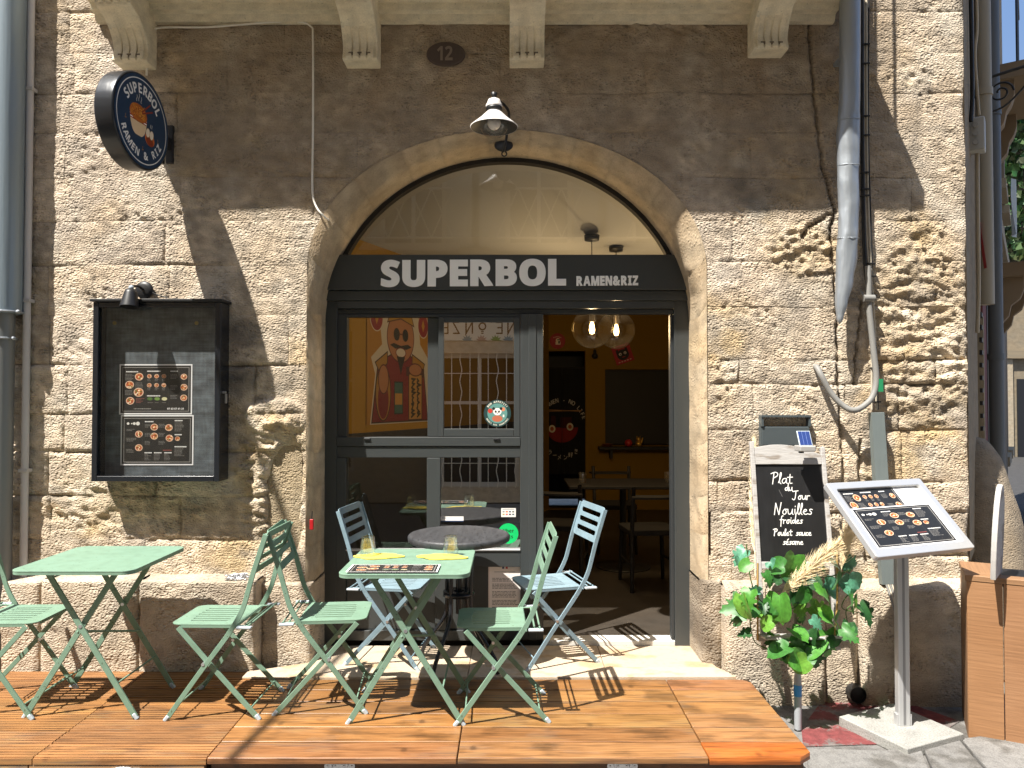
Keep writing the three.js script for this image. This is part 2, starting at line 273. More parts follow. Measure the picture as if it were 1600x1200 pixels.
function stoneGeo(x0, x1, y0, y1, id, jd) {
  const rows = Math.max(3, Math.round((y1 - y0) / STEP)), cols = Math.max(3, Math.round((x1 - x0) / STEP)), mid = (x0 + x1) / 2, O = R_OFF + 0.002;
  const inside = y0 < AS + AB + O && x1 > AX - AA - O && x0 < AX + AA + O;
  let mode = 0;
  if (inside) mode = Math.abs(mid - AX) < 0.72 * AA ? 2 : 1;
  if (mode === 2) {
    let lo = x0, hi = x1; const ok = (x) => Math.max(y0, aTop(x, O)) < y1 - 0.004;
    while (lo < hi && !ok(lo)) lo += 0.005; while (hi > lo && !ok(hi)) hi -= 0.005; if (hi - lo < 0.02) return null; [x0, x1] = [lo, hi];
  }
  if (mode === 1) { const ok = (y) => (mid < AX ? Math.min(x1, AX - aHalf(y, O)) - x0 : x1 - Math.max(x0, AX + aHalf(y, O))) > 0.03; while (y0 < y1 && !ok(y0)) y0 += 0.005; if (y1 - y0 < 0.03) return null; }
  const pos = [], uv = [], col = [], idx = [], C = cols + 3, Rr = rows + 3;
  for (let j = -1; j <= rows + 1; j++) for (let i = -1; i <= cols + 1; i++) {
    const u = clamp(i / cols, 0, 1), v = clamp(j / rows, 0, 1), skirt = i < 0 || j < 0 || i > cols || j > rows;
    let xa = x0, xb = x1, ya = y0, yb = y1, x, y, free = 0;
    if (mode === 2) { x = lerp(x0, x1, u); const t = aTop(x, O); if (t > y0) { ya = t; free = 1; } y = lerp(ya, y1, v); }
    else { y = lerp(y0, y1, v); if (mode === 1) { const w = aHalf(y, O); if (mid < AX) { if (AX - w < x1) { xb = AX - w; free = 2; } } else if (AX + w > x0) { xa = AX + w; free = 3; } } x = lerp(xa, xb, u); }
    const big = 9, d = Math.min(free === 3 ? big : x - xa, free === 2 ? big : xb - x, free === 1 ? big : y - ya, yb - y);
    const [X, Y] = warp(x, y);
    let h = faceHeight(X, Y, id);
    const e = d + 0.009 * gn(X * 22, Y * 22, 351) + 0.005 * gn(X * 60, Y * 60, 353), jn = clamp(0.44 + 1.5 * gn(X * 2.3, Y * 2.3, 357), 0.03, 1) * jd * lerp(1, 0.5, sm(Y, 1.35, 2.75));
    h -= (1 - sm(e, -0.002, 0.017)) * 0.026 * jn;
    const dm = Math.min(1, Math.max(0, (Math.hypot((x - AX) / (AA + O), Math.max(0, y - AS) / (AB + O)) - 1) * 14)); h = lerp(-0.004, h, y < 0.45 ? 1 : dm * 0.8 + 0.2);
    const k = crack(X, Y); h -= 0.03 * (1 - sm(k, 0.002, 0.012));
    pos.push(X, Y, ZW + (skirt ? -0.06 : h)); uv.push(X / 1.1, Y / 1.1);
    const cc = stoneColor(X, Y, id), dk = 1 - 0.25 * (1 - sm(e, 0, 0.014)) * jn - 0.3 * (1 - sm(k, 0.002, 0.012)); col.push(cc[0] * dk, cc[1] * dk, cc[2] * dk);
  }
  const face = []; for (let j = 0; j < Rr - 1; j++) for (let i = 0; i < C - 1; i++) { const a = j * C + i, q = [a, a + 1, a + C, a + 1, a + C + 1, a + C]; idx.push(...q); if (i && j && i < C - 2 && j < Rr - 2) face.push(...q); }
  const g = new THREE.BufferGeometry();
  g.setAttribute('position', new THREE.Float32BufferAttribute(pos, 3)); g.setAttribute('uv', new THREE.Float32BufferAttribute(uv, 2)); g.setAttribute('color', new THREE.Float32BufferAttribute(col, 3)); g.setIndex(face); g.computeVertexNormals(); g.setIndex(idx);
  const N = g.attributes.normal; for (let j = 0; j < Rr; j++) for (let i = 0; i < C; i++) { const ii = clamp(i, 1, C - 2), jj = clamp(j, 1, Rr - 2); if (ii !== i || jj !== j) { const k = jj * C + ii; N.setXYZ(j * C + i, N.getX(k), N.getY(k), N.getZ(k)); } }
  return g;
}
const house = thing('stone_building', 'old sandstone townhouse front with an arched shop opening under a balcony', 'building');
{
  const ysA = [920, 842, 775, 705, 646, 570, 492, 415, 345, 277, 207, 145, 82, 18, -60, -140].map(wy), r = rng(11);
  const ysB = [920, 868, 800, 752, 672, 600, 562, 478, 408, 345, 277, 207, 145, 82, 18, -60, -140].map(wy);
  const XL = -3.35, XR = 2.62; let id = 0;
  for (const [ys, XA, XE] of [[ysA.slice(0, 9), XL, AX], [ysB.slice(0, 10), AX, XR], [ysA.slice(8), XL, XR]]) for (let j = 0; j < ys.length - 1; j++) {
    let x = XA - (XA < AX ? r() * 0.3 : 0);
    while (x < XE - 0.001) {
      const right = x > 1.55 && ys[j] < 2.5;
      let w = right ? 0.2 + 0.32 * r() : 0.42 + 0.5 * r(), e = Math.min(x + w, XE); if (XE - e < 0.16) e = XE;
      let parts2 = [[x, e]];
      if (ys[j] < AS + AB && x < AX && e > AX && ys[j + 1] > AS + AB * 0.6) parts2 = [[x, e]];   // above the crown a stone may straddle it
      else if (x < AX && e > AX && ys[j] < AS + AB) parts2 = [[x, AX], [AX, e]];
      for (const [a, b] of parts2) {
        const lo = ys[j], hi = ys[j + 1], m = (a + b) / 2;
        if (hi <= AS && Math.abs(m - AX) < AA && a > AX - AA && b < AX + AA) continue;
        const g = stoneGeo(a + 0.0002, b - 0.0002, lo + 0.0002, hi - 0.0002, ++id, 0.35 + 0.65 * r());
        if (g) part('stone', g, stoneMat, house);
      }
      x = e;
    }
  }
  // arch stones and jamb stones: a rounded arris turning into the reveal
  const prof = [[1, 0.002], [0.86, 0.0], [0.62, -0.008], [0.36, -0.022], [0.16, -0.042], [0.04, -0.07], [0, -0.11], [0, -0.16], [0, -0.22], [0, -0.30]];
  const run = (a, sp, b) => { const q = []; for (let k = 0; k <= 60; k++) q.push([AX - a, lerp(0.44, sp, k / 60)]); for (let k = 1; k < 160; k++) { const t = Math.PI * (1 - k / 160); q.push([AX + a * Math.cos(t), sp + b * Math.sin(t)]); } for (let k = 0; k <= 60; k++) q.push([AX + a, lerp(sp, 0.44, k / 60)]); return q; };
  const even = (q, n) => { const L = [0]; for (let i = 1; i < q.length; i++) L.push(L[i - 1] + Math.hypot(q[i][0] - q[i - 1][0], q[i][1] - q[i - 1][1])); const o = []; let j = 0; for (let k = 0; k <= n; k++) { const t = L[L.length - 1] * k / n; while (j < L.length - 2 && L[j + 1] < t) j++; const f = clamp((t - L[j]) / (L[j + 1] - L[j]), 0, 1); o.push([lerp(q[j][0], q[j + 1][0], f), lerp(q[j][1], q[j + 1][1], f)]); } return o; };
  const NP = 300, PO = even(run(AA, AS, AB), NP), PI = even(run(IA, IS, IB), NP), K = 25, cuts = [];
  for (let k = 0; k <= K; k++) cuts.push(Math.round(NP * k / K + (k && k < K ? (r() - 0.5) * 4 : 0)));
  for (let k = 0; k < K; k++) {
    const pos = [], uv = [], col = [], idx = [], a = cuts[k], b = cuts[k + 1], M = prof.length; let len = 0;
    for (let i = a; i <= b; i++) {
      const p = PI[i], q = PO[i], edge = Math.min(i - a, b - i), n0 = PI[Math.max(0, i - 1)], n1 = PI[Math.min(NP, i + 1)], tx = n1[0] - n0[0], ty = n1[1] - n0[1], tl = Math.hypot(tx, ty), nx = -ty / tl, ny = tx / tl;
      if (i > a) len += Math.hypot(p[0] - PI[i - 1][0], p[1] - PI[i - 1][1]);
      for (let m = 0; m < M; m++) {
        const [o, z] = prof[m], x = lerp(p[0], q[0], o), y = lerp(p[1], q[1], o);
        const w = m === 0 ? 0 : (0.011 * fbm(x * 5 + z * 9, y * 5, 3, 401) + 0.005 * gn(x * 24 + z * 30, y * 24, 405) + 0.010 * (1 - Math.min(1, Math.abs(m - 3) / 3)) * gn(x * 3, y * 3, 407)) * (m > 7 ? 0.3 : 1) + (edge === 0 && m < 6 ? 0.003 : 0);
        pos.push(x + nx * w, y + ny * w, ZW + z - (m && m < 4 ? Math.abs(w) * 0.8 : 0)); uv.push(len + k * 0.37, m * 0.03);
        const cc = stoneColor(x + 0.2, Math.min(y, 2.2), 900 + k), n = 0.86 + 0.3 * fbm(x * 3 + z, y * 3, 3, 409), st = 1, dk = (edge === 0 ? 0.88 : 1) * n * st; col.push(lerp(cc[0], 0.66, 0.7) * dk, lerp(cc[1], 0.50, 0.7) * dk, lerp(cc[2], 0.31, 0.7) * dk);
      }
    }
    for (let i = 0; i < b - a; i++) for (let m = 0; m < M - 1; m++) { const q = i * M + m; idx.push(q, q + M, q + 1, q + 1, q + M, q + M + 1); }
    const g = new THREE.BufferGeometry(); g.setAttribute('position', new THREE.Float32BufferAttribute(pos, 3)); g.setAttribute('uv', new THREE.Float32BufferAttribute(uv, 2)); g.setAttribute('color', new THREE.Float32BufferAttribute(col, 3)); g.setIndex(idx); g.computeVertexNormals();
    part('arch_stone', g, smoothStone, house);
  }
  // the mortar and rubble behind the facing
  const s = new THREE.Shape(); s.moveTo(-12, -0.4); s.lineTo(2.60, -0.4); s.lineTo(2.60, 10); s.lineTo(-12, 10); s.closePath();
  const h = new THREE.Path(), O = 0.03; h.moveTo(AX - AA - O, -0.3); h.lineTo(AX + AA + O, -0.3); h.lineTo(AX + AA + O, AS); for (let k = 1; k < 48; k++) { const a = Math.PI * k / 48; h.lineTo(AX + (AA + O) * Math.cos(a), AS + (AB + O) * Math.sin(a)); } h.lineTo(AX - AA - O, AS); h.closePath(); s.holes.push(h);
  part('mortar', boxUV(extr(s, 0.28).translate(0, 0, ZW - 0.31), 1), mortarMat, house);
  part('upper_wall', boxUV(box(-12, 2.60, 4.35, 10, ZW - 0.03, ZW + 0.005), 0.8), plasterMat, house);
  part('wall_end', boxUV(box(-12, -3.3, -0.2, 4.35, ZW - 0.03, ZW - 0.002), 0.8), mortarMat, house);
  part('return_wall', boxUV(box(2.36, 2.605, -0.3, 10, -10.6, ZW - 0.33), 0.8), plasterMat, house);
}
// plinth: big dressed blocks with a worn upper edge
function blockGeo(x0, x1, y0, y1, z0, z1, id, top = 0.03, dark = 0) {
  const st = 0.014, nx = Math.max(2, Math.round((x1 - x0) / st)), depth = z1 - z0, pr = [];
  const ny = Math.round((y1 - y0) / st); for (let j = 0; j <= ny; j++) pr.push([lerp(y0, y1 - top * 0.5, j / ny), 0]);
  for (let k = 1; k <= 3; k++) pr.push([y1 - top * 0.5 + top * 0.5 * Math.sin(k * Math.PI / 6), -top * 0.8 * (1 - Math.cos(k * Math.PI / 6))]);
  for (let k = 1; k <= 8; k++) pr.push([y1 + 0.012 * k / 8, -top * 0.8 - (depth - top * 0.8) * k / 8]);
  const pos = [], uv = [], col = [], idx = [], M = pr.length, C = nx + 5, side = [[-2, -depth], [-1, -depth * 0.4]];
  for (let i = -2; i <= nx + 2; i++) {
    const u = clamp(i / nx, 0, 1), ex = Math.min(u, 1 - u) * (x1 - x0), sk = i < 0 ? -i : i > nx ? i - nx : 0;
    for (let m = 0; m < M; m++) {
      let [y, dz] = pr[m]; const x = lerp(x0, x1, u);
      const h = 0.010 * fbm(x * 3, y * 4 + id, 3, 501) + 0.0035 * fbm(x * 26, y * 30, 2, 505) - 0.008 * (1 - sm(cell(x * 15, y * 15, 507), 0.05, 0.35)) * sm(gn(x * 3, y * 3, 509), 0, 0.3) - 0.016 * (1 - sm(ex + 0.008 * gn(y * 14, x, 511), 0, 0.022)) - 0.03 * (1 - sm(crack(x, y), 0.002, 0.01));
      let z = z1 + dz + (dz > -depth * 0.9 ? h : 0); if (m > ny + 3) y += h * 0.8; if (sk) z = Math.min(z, sk === 1 ? z1 - depth * 0.35 : z0);
      pos.push(x, y, z); uv.push(x / 1.1 + z * 0.9, (y - dz) / 1.1);
      const n = fbm(x * 3, y * 3, 4, 515), g = clamp(0.5 + fbm(x * 1.5 + 3, y * 2, 3, 519), 0, 1), base = [lerp(0.62, 0.53, g), lerp(0.51, 0.455, g), lerp(0.38, 0.355, g)], damp = 1 - 0.3 * (1 - sm(y, y0 - 0.05, y0 + 0.28 + 0.2 * n)), k = (0.95 + 0.35 * n) * damp;
      const dd = dark * clamp(0.6 + 1.2 * fbm(x * 7, y * 5, 3, 521), 0, 1); col.push(lerp(base[0] * k, 0.15, dd), lerp(base[1] * k, 0.115, dd), lerp(base[2] * k, 0.08, dd));
    }
  }
  for (let i = 0; i < C - 1; i++) for (let m = 0; m < M - 1; m++) { const q = i * M + m; idx.push(q, q + M, q + 1, q + 1, q + M, q + M + 1); }
  const g = new THREE.BufferGeometry(); g.setAttribute('position', new THREE.Float32BufferAttribute(pos, 3)); g.setAttribute('uv', new THREE.Float32BufferAttribute(uv, 2)); g.setAttribute('color', new THREE.Float32BufferAttribute(col, 3)); g.setIndex(idx); g.computeVertexNormals(); return g;
}
{
  const P = (px) => W(px, 980, -ZP).x, GY = -0.22;
  for (const [a, b, top, dz, id] of [[-3.4, P(62), 0.49, 0, 1], [P(62), P(215), 0.50, 0.004, 2], [P(215), P(398), 0.495, 0, 3]]) part('plinth_stone', blockGeo(a + 0.001, b - 0.001, GY, top, ZW - 0.04, ZP + dz, id), stoneMat, house);
  for (const [a, b, top, dz, id] of [[P(1135), P(1291), 0.462, 0, 4], [P(1291), P(1346), 0.44, -0.03, 5], [P(1346), 2.60, 0.47, 0.015, 6]]) part('plinth_stone', blockGeo(a + 0.001, b - 0.001, GY, top, ZW - 0.04, ZP + dz, id, 0.06), stoneMat, house);
  part('jamb_stone', blockGeo(P(398) - 0.01, AX - IA + 0.004, GY, 0.455, ZW - 0.30, ZW + 0.025, 7, 0.03, 0.35), stoneMat, house);
  part('jamb_stone', blockGeo(AX + IA - 0.004, P(1135) + 0.01, GY, 0.47, ZW - 0.30, ZW + 0.03, 8, 0.03, 0.85), stoneMat, house);
  // drain hole in the plinth and its short pipe
  const d = W(1336, 1082, -ZP), dp = new THREE.CylinderGeometry(0.045, 0.045, 0.06, 24, 1, true).rotateX(Math.PI / 2).translate(d.x, d.y, ZP + 0.01);
  part('drain_pipe', [dp, new THREE.CircleGeometry(0.044, 24).translate(d.x, d.y, ZP + 0.012)], black, house);
}
based(house, 0, -0.19, ZW);
// ---------------------------------------------------------------- balcony
{
  const b = thing('balcony', 'pale painted stone balcony underside with moulded edge across the top of the front', 'balcony');
  const m = mat([0.84, 0.75, 0.56], { map: stoneTint, bumpMap: gritMap, bumpScale: 0.003, roughness: 0.9 });
  const x0 = -2.40, x1 = 1.86, pr = [[0.002, 3.675], [0.03, 3.680], [0.045, 3.715], [0.085, 3.720], [0.095, 3.755], [0.17, 3.765], [0.18, 3.790], [0.35, 3.800], [0.365, 3.770], [0.43, 3.775], [0.45, 3.805], [0.50, 3.835], [0.50, 3.955], [0.002, 3.955]];
  const s = new THREE.Shape(pr.map((p) => new THREE.Vector2(p[0], p[1])));
  const slab = extr(s, x1 - x0).rotateY(-Math.PI / 2).translate(x1, 0, ZW);   // shape x goes to +z
  part('slab', boxUV(slab, 1), m, b);
  const bw = 0.185, bp = smooth([[0.05, 3.42], [0.115, 3.425], [0.10, 3.49], [0.13, 3.56], [0.20, 3.62], [0.285, 3.645]], 24), bs = new THREE.Shape(); bs.moveTo(-0.04, 3.42);
  for (const p of bp) bs.lineTo(p[0], p[1]); bs.lineTo(0.30, 3.655); bs.lineTo(0.30, 3.72); bs.lineTo(0.32, 3.73); bs.lineTo(0.32, 3.77); bs.lineTo(-0.04, 3.77);
  const shape = boxUV(extr(bs, bw, 0.006).rotateY(-Math.PI / 2).translate(bw / 2, 0, ZW), 1);
  const dirtHole = mat([0.16, 0.13, 0.09], { roughness: 1 }), ribs = [-0.062, -0.021, 0.021, 0.062].map((x) => boxUV(extr(bs, 0.026, 0.004).rotateY(-Math.PI / 2).translate(x + 0.013, 0.006, ZW + 0.009), 1));
  const g3 = [-0.05, 0, 0.05].map((x) => box(x - 0.012, x + 0.012, 3.445, 3.46, ZW + 0.09, ZW + 0.122));
  for (const cx of [-2.16, -0.86, 0.085, 1.465]) {
    const br = part('bracket', shape, m, b); br.position.set(cx, cx > 1 ? 0.06 : cx < -2 ? -0.01 : 0, 0);
    part('drip_stub', g3, dirtHole, br); part('flute', ribs, m, br);
  }
  // iron railing above, out of the picture but throwing its shadow
  const rail = [bar(V(x0 + 0.04, 4.85, ZW + 0.37), V(x1 - 0.04, 4.85, ZW + 0.37), 0.018)]; for (let x = x0 + 0.05; x < x1; x += 0.11) rail.push(bar(V(x, 3.9, ZW + 0.37), V(x, 4.85, ZW + 0.37), 0.008, 0.008, 6));
  part('railing', rail, black, b);
  based(b, (x0 + x1) / 2, 3.62, ZW);
}
// ---------------------------------------------------------------- shop front
const fx = (px) => W(px, 700, -ZF).x, fy = (py) => W(800, py, -ZF).y;
const front = thing('shop_front', 'dark grey aluminium shop front with arched fanlight and raised white lettering', 'shop front');
{
  const Z0 = ZF - 0.07, bv = 0.003, F1 = (n, a, b, c, d, z0 = Z0, z1 = ZF, m = frameMat) => part(n, box(Math.min(fx(a), fx(b)), Math.max(fx(a), fx(b)), fy(d), fy(c), z0, z1, bv), m, front);
  // fanlight: thin black bent frame and one pane
  const arc = (a, b, sp, n = 64) => { const q = []; for (let k = 0; k <= n; k++) { const t = Math.PI * k / n; q.push(new THREE.Vector2(AX + a * Math.cos(t), sp + b * Math.sin(t))); } return q; };
  const yb = fy(404), clip = (q) => q.map((p) => (p.y < yb ? new THREE.Vector2(p.x, yb) : p));
  const ring = new THREE.Shape([...clip(arc(IA + 0.03, IB + 0.03, IS)), ...clip(arc(IA - 0.028, IB - 0.026, IS)).reverse()]);
  part('fanlight_frame', extr(ring, 0.06).translate(0, 0, ZF - 0.065), black, front);
  part('pane', new THREE.ShapeGeometry(new THREE.Shape(clip(arc(IA - 0.02, IB - 0.018, IS)))).translate(0, 0, ZF - 0.035), coatedLight, front);
  // sign board, beam below it
  F1('sign_board', 506, 1086, 400, 454.5, Z0, ZF + 0.045);
  F1('beam', 506, 1086, 455, 470, Z0, ZF + 0.02);
  F1('beam', 526, 1054, 470.5, 482, Z0, ZF + 0.012); F1('track', 526, 1054, 482.5, 490, Z0, ZF - 0.012, frameDark);
  F1('jamb', 505, 526, 455.5, 1016); F1('jamb', 1054, 1087, 455.5, 1016);
  F1('door_stop', 1049, 1054, 490.5, 1000, Z0, ZF - 0.02, frameDark);
  F1('post', 813, 849, 490.5, 1000); F1('post_edge', 826, 838, 490.5, 1000, ZF - 0.002, ZF + 0.006);
  // sliding window above: left sash fixed behind, right sash in front
  F1('sill_rail', 526, 813, 683, 697, Z0, ZF + 0.004); F1('rail', 526, 813, 697.5, 715, Z0, ZF - 0.004);
  for (const q of [[526, 541, 490.5, 683], [541, 813, 490.5, 495]]) F1('window_frame', ...q, Z0, ZF - 0.008, frameDark);
  F1('latch', 569, 579, 684.5, 688, ZF + 0.003, ZF + 0.012, black); F1('latch', 771, 781, 684.5, 688, ZF + 0.003, ZF + 0.012, black);
  F1('sash_stile', 667, 684, 495.5, 682.5, Z0, ZF - 0.03);
  part('pane', new THREE.PlaneGeometry(fx(667) - fx(541), fy(495.5) - fy(682.5)).translate((fx(541) + fx(667)) / 2, (fy(495.5) + fy(682.5)) / 2, ZF - 0.056), glass, front);
  const sash = F1('sash', 684.5, 693, 495.5, 682.5, ZF - 0.045, ZF - 0.003); F1('sash', 803, 812.5, 495.5, 682.5, ZF - 0.045, ZF - 0.003); F1('sash', 693.3, 802.7, 495.5, 503, ZF - 0.045, ZF - 0.003); F1('sash', 693.3, 802.7, 670, 682.5, ZF - 0.045, ZF - 0.003);
  part('pane', new THREE.PlaneGeometry(fx(803) - fx(693), fy(503) - fy(670)).translate((fx(693) + fx(803)) / 2, (fy(503) + fy(670)) / 2, ZF - 0.02), coated, front);
  // lower lights and panel
  F1('mullion', 667, 688, 715.5, 861); F1('stile', 526, 541, 715.5, 1000); F1('rail', 541.2, 812.8, 861, 886, Z0, ZF - 0.001);
  for (const [a, b] of [[541, 667], [688, 813]]) { part('pane', new THREE.PlaneGeometry(fx(b) - fx(a), fy(715.5) - fy(861)).translate((fx(a) + fx(b)) / 2, (fy(715.5) + fy(861)) / 2, ZF - 0.03), a < 600 ? coatedLight : coated, front); F1('bead', a, b, 858, 860.8, ZF - 0.029, ZF + 0.006, alu); }
  const pan = (a, b, c, d) => F1('panel', a, b, c, d, Z0, ZF - 0.02);
  pan(541.2, 680, 886.3, 985); pan(698, 812.8, 886.3, 985); F1('mullion', 680.3, 697.7, 886.3, 985, Z0, ZF - 0.001); F1('bottom_rail', 541.2, 812.8, 985.3, 1001);
  // raised letters
  const letter = (ch, size, x, y, z, sx) => { const g = new TextGeometry(ch, { font, size, depth: 0.003, curveSegments: 8, bevelEnabled: true, bevelSize: size * 0.052, bevelThickness: 0.0012, bevelSegments: 1 }); g.scale(sx, 1, 1); g.computeBoundingBox(); return g; };
  const word = (text, px0, px1, py0, py1, slope) => {
    const h = fy(py0) - fy(py1), size = h / (1 + 0.104) / 0.985, gs = [...text].map((c) => letter(c, size * (c === '&' ? 0.98 : 1), 0, 0, 0, 1)); let w = 0; const gap = size * 0.085, xs = [];
    for (const g of gs) { xs.push(w); w += g.boundingBox.max.x - g.boundingBox.min.x + gap; } w -= gap; const k = (fx(px1) - fx(px0)) / w;
    gs.forEach((g, i) => { g.translate(-g.boundingBox.min.x, -g.boundingBox.min.y * 0 + size * 0.052, 0).scale(k, 1, 1); part('letter', g.translate(fx(px0) + xs[i] * k, fy(py1) + slope * xs[i], ZF + 0.046), mat([0.96, 0.95, 0.92], { roughness: 0.8 }), front); });
  };
  word('SUPERBOL', 596, 884, 409, 450, 0.008); word('RAMEN&RIZ', 900, 996, 433.5, 448.5, 0.008);
  part('threshold', box(fx(849), fx(1054), -0.01, 0.035, ZF - 0.12, ZF - 0.005, 0.004), mat([0.6, 0.58, 0.54], { roughness: 0.6 }), front);
  based(front, AX, 0, ZF);
}
// stickers and notices on the glass
const onGlass = (name, px0, px1, py0, py1, t, label, cat2, z = ZF - 0.0205, o = {}) => solo(name, sheet(fx(px1) - fx(px0), fy(py0) - fy(py1)).translate((fx(px0) + fx(px1)) / 2, (fy(py0) + fy(py1)) / 2, z), mat([1, 1, 1], { map: t, roughness: 0.5, ...o }), label, cat2);
function arcText(g, text, cx, cy, r, mid, step, size, inner, fill, bold = 'bold ') { g.font = bold + size + 'px sans-serif'; g.fillStyle = fill; g.textAlign = 'center'; g.textBaseline = 'middle'; const n = text.length; for (let i = 0; i < n; i++) { const a = mid + (i - (n - 1) / 2) * step * (inner ? -1 : 1); g.save(); g.translate(cx + r * Math.cos(a), cy + r * Math.sin(a)); g.rotate(a + (inner ? -Math.PI / 2 : Math.PI / 2)); g.fillText(text[i], 0, 0); g.restore(); } }
{
  const panda = ctex(256, 256, (g, w) => {
    g.clearRect(0, 0, w, w); g.fillStyle = '#1d3d3c'; g.beginPath(); g.arc(128, 128, 124, 0, 7); g.fill(); g.fillStyle = '#5f8f88'; g.beginPath(); g.arc(128, 128, 92, 0, 7); g.fill();
    g.fillStyle = '#c0392b'; g.beginPath(); g.arc(62, 105, 22, 0, 7); g.fill(); g.fillStyle = '#d9825e'; g.beginPath(); g.arc(182, 90, 18, 0, 7); g.fill();
    g.fillStyle = '#f4efe6'; g.beginPath(); g.ellipse(128, 112, 38, 33, 0, 0, 7); g.fill(); g.fillStyle = '#161616'; for (const x of [-34, 34]) { g.beginPath(); g.arc(128 + x, 84, 13, 0, 7); g.fill(); } for (const x of [-15, 15]) { g.beginPath(); g.ellipse(128 + x, 112, 9, 11, x / 40, 0, 7); g.fill(); } g.beginPath(); g.ellipse(128, 126, 6, 4, 0, 0, 7); g.fill();
    g.fillStyle = '#b5664a'; g.beginPath(); g.ellipse(128, 176, 48, 30, 0, 0, 7); g.fill(); g.fillStyle = '#efe7d8'; g.fillRect(178, 140, 14, 22);
    arcText(g, 'BON APPETIT!', 128, 128, 107, -Math.PI / 2, 0.17, 25, false, '#f2ead8'); arcText(g, 'MERCI DES SOURIRES', 128, 128, 107, Math.PI / 2, 0.125, 19, true, '#f2ead8');
  });
  solo('window_sticker', new THREE.CircleGeometry(0.085, 40).translate(fx(777), fy(646), ZF - 0.0185), mat([1, 1, 1], { map: panda, roughness: 0.5 }), 'round panda sticker on the sliding window pane', 'sticker');
  const gr = ctex(256, 256, (g, w) => { g.fillStyle = '#06c167'; g.fillRect(0, 0, w, w); g.fillStyle = '#0b1a12'; g.font = 'bold 62px sans-serif'; g.textAlign = 'center'; g.fillText('Uber', 128, 116); g.fillText('Eats', 128, 188); });
  solo('window_sticker', new THREE.CircleGeometry(fx(810) - fx(797 - 3), 40).translate(fx(794), fy(835), ZF - 0.0285), mat([1, 1, 1], { map: gr, roughness: 0.5 }), 'round green delivery sticker on the lower window pane', 'sticker');
  onGlass('window_sticker', 783, 806, 795, 809, ctex(128, 80, (g, w, h) => { g.fillStyle = '#e9e6df'; g.fillRect(0, 0, w, h); ['#888', '#c63', '#346', '#555', '#a95', '#c55', '#223', '#456'].forEach((c, i) => { g.fillStyle = c; g.fillRect(12 + (i % 4) * 28, 26 + (i >> 2) * 24, 18, 13); }); g.fillStyle = '#999'; g.fillRect(12, 9, 100, 6); }), 'small white card payment sticker on the lower window pane', 'sticker', ZF - 0.0285);
  onGlass('window_notice', 688, 724, 808, 816, ctex(128, 32, (g, w, h) => { g.fillStyle = '#eceae6'; g.fillRect(0, 0, w, h); g.fillStyle = '#667'; g.fillRect(8, 8, 24, 4); g.fillStyle = '#223a66'; g.fillRect(0, 27, w, 5); }), 'narrow white paper strip stuck low on the window pane', 'notice', ZF - 0.0285);
  const note = ctex(256, 384, (g, w, h) => {
    g.fillStyle = '#efe6e0'; g.fillRect(0, 0, w, h); g.strokeStyle = '#c9aa9c'; g.lineWidth = 3; g.strokeRect(5, 5, w - 10, h - 10); g.fillStyle = '#26386e'; g.fillRect(106, 26, 15, 15); g.fillStyle = '#b02a30'; g.fillRect(134, 26, 15, 15); g.fillStyle = '#777'; g.fillRect(46, 62, 160, 3);
    const r = rng(5); g.fillStyle = '#5a5450'; for (const [y0, n] of [[108, 3], [150, 4], [204, 5], [268, 4], [318, 3]]) for (let i = 0; i < n; i++) { let x = 30; const y = y0 + i * 10; while (x < 205) { const k = 8 + r() * 22; g.fillRect(x, y, k, 4); x += k + 5; } }
  });
  onGlass('window_notice', 763, 815, 881, 964, note, 'white official notice sheet taped to the grey door panel', 'notice', ZF - 0.0185, { roughness: 0.8 });
}
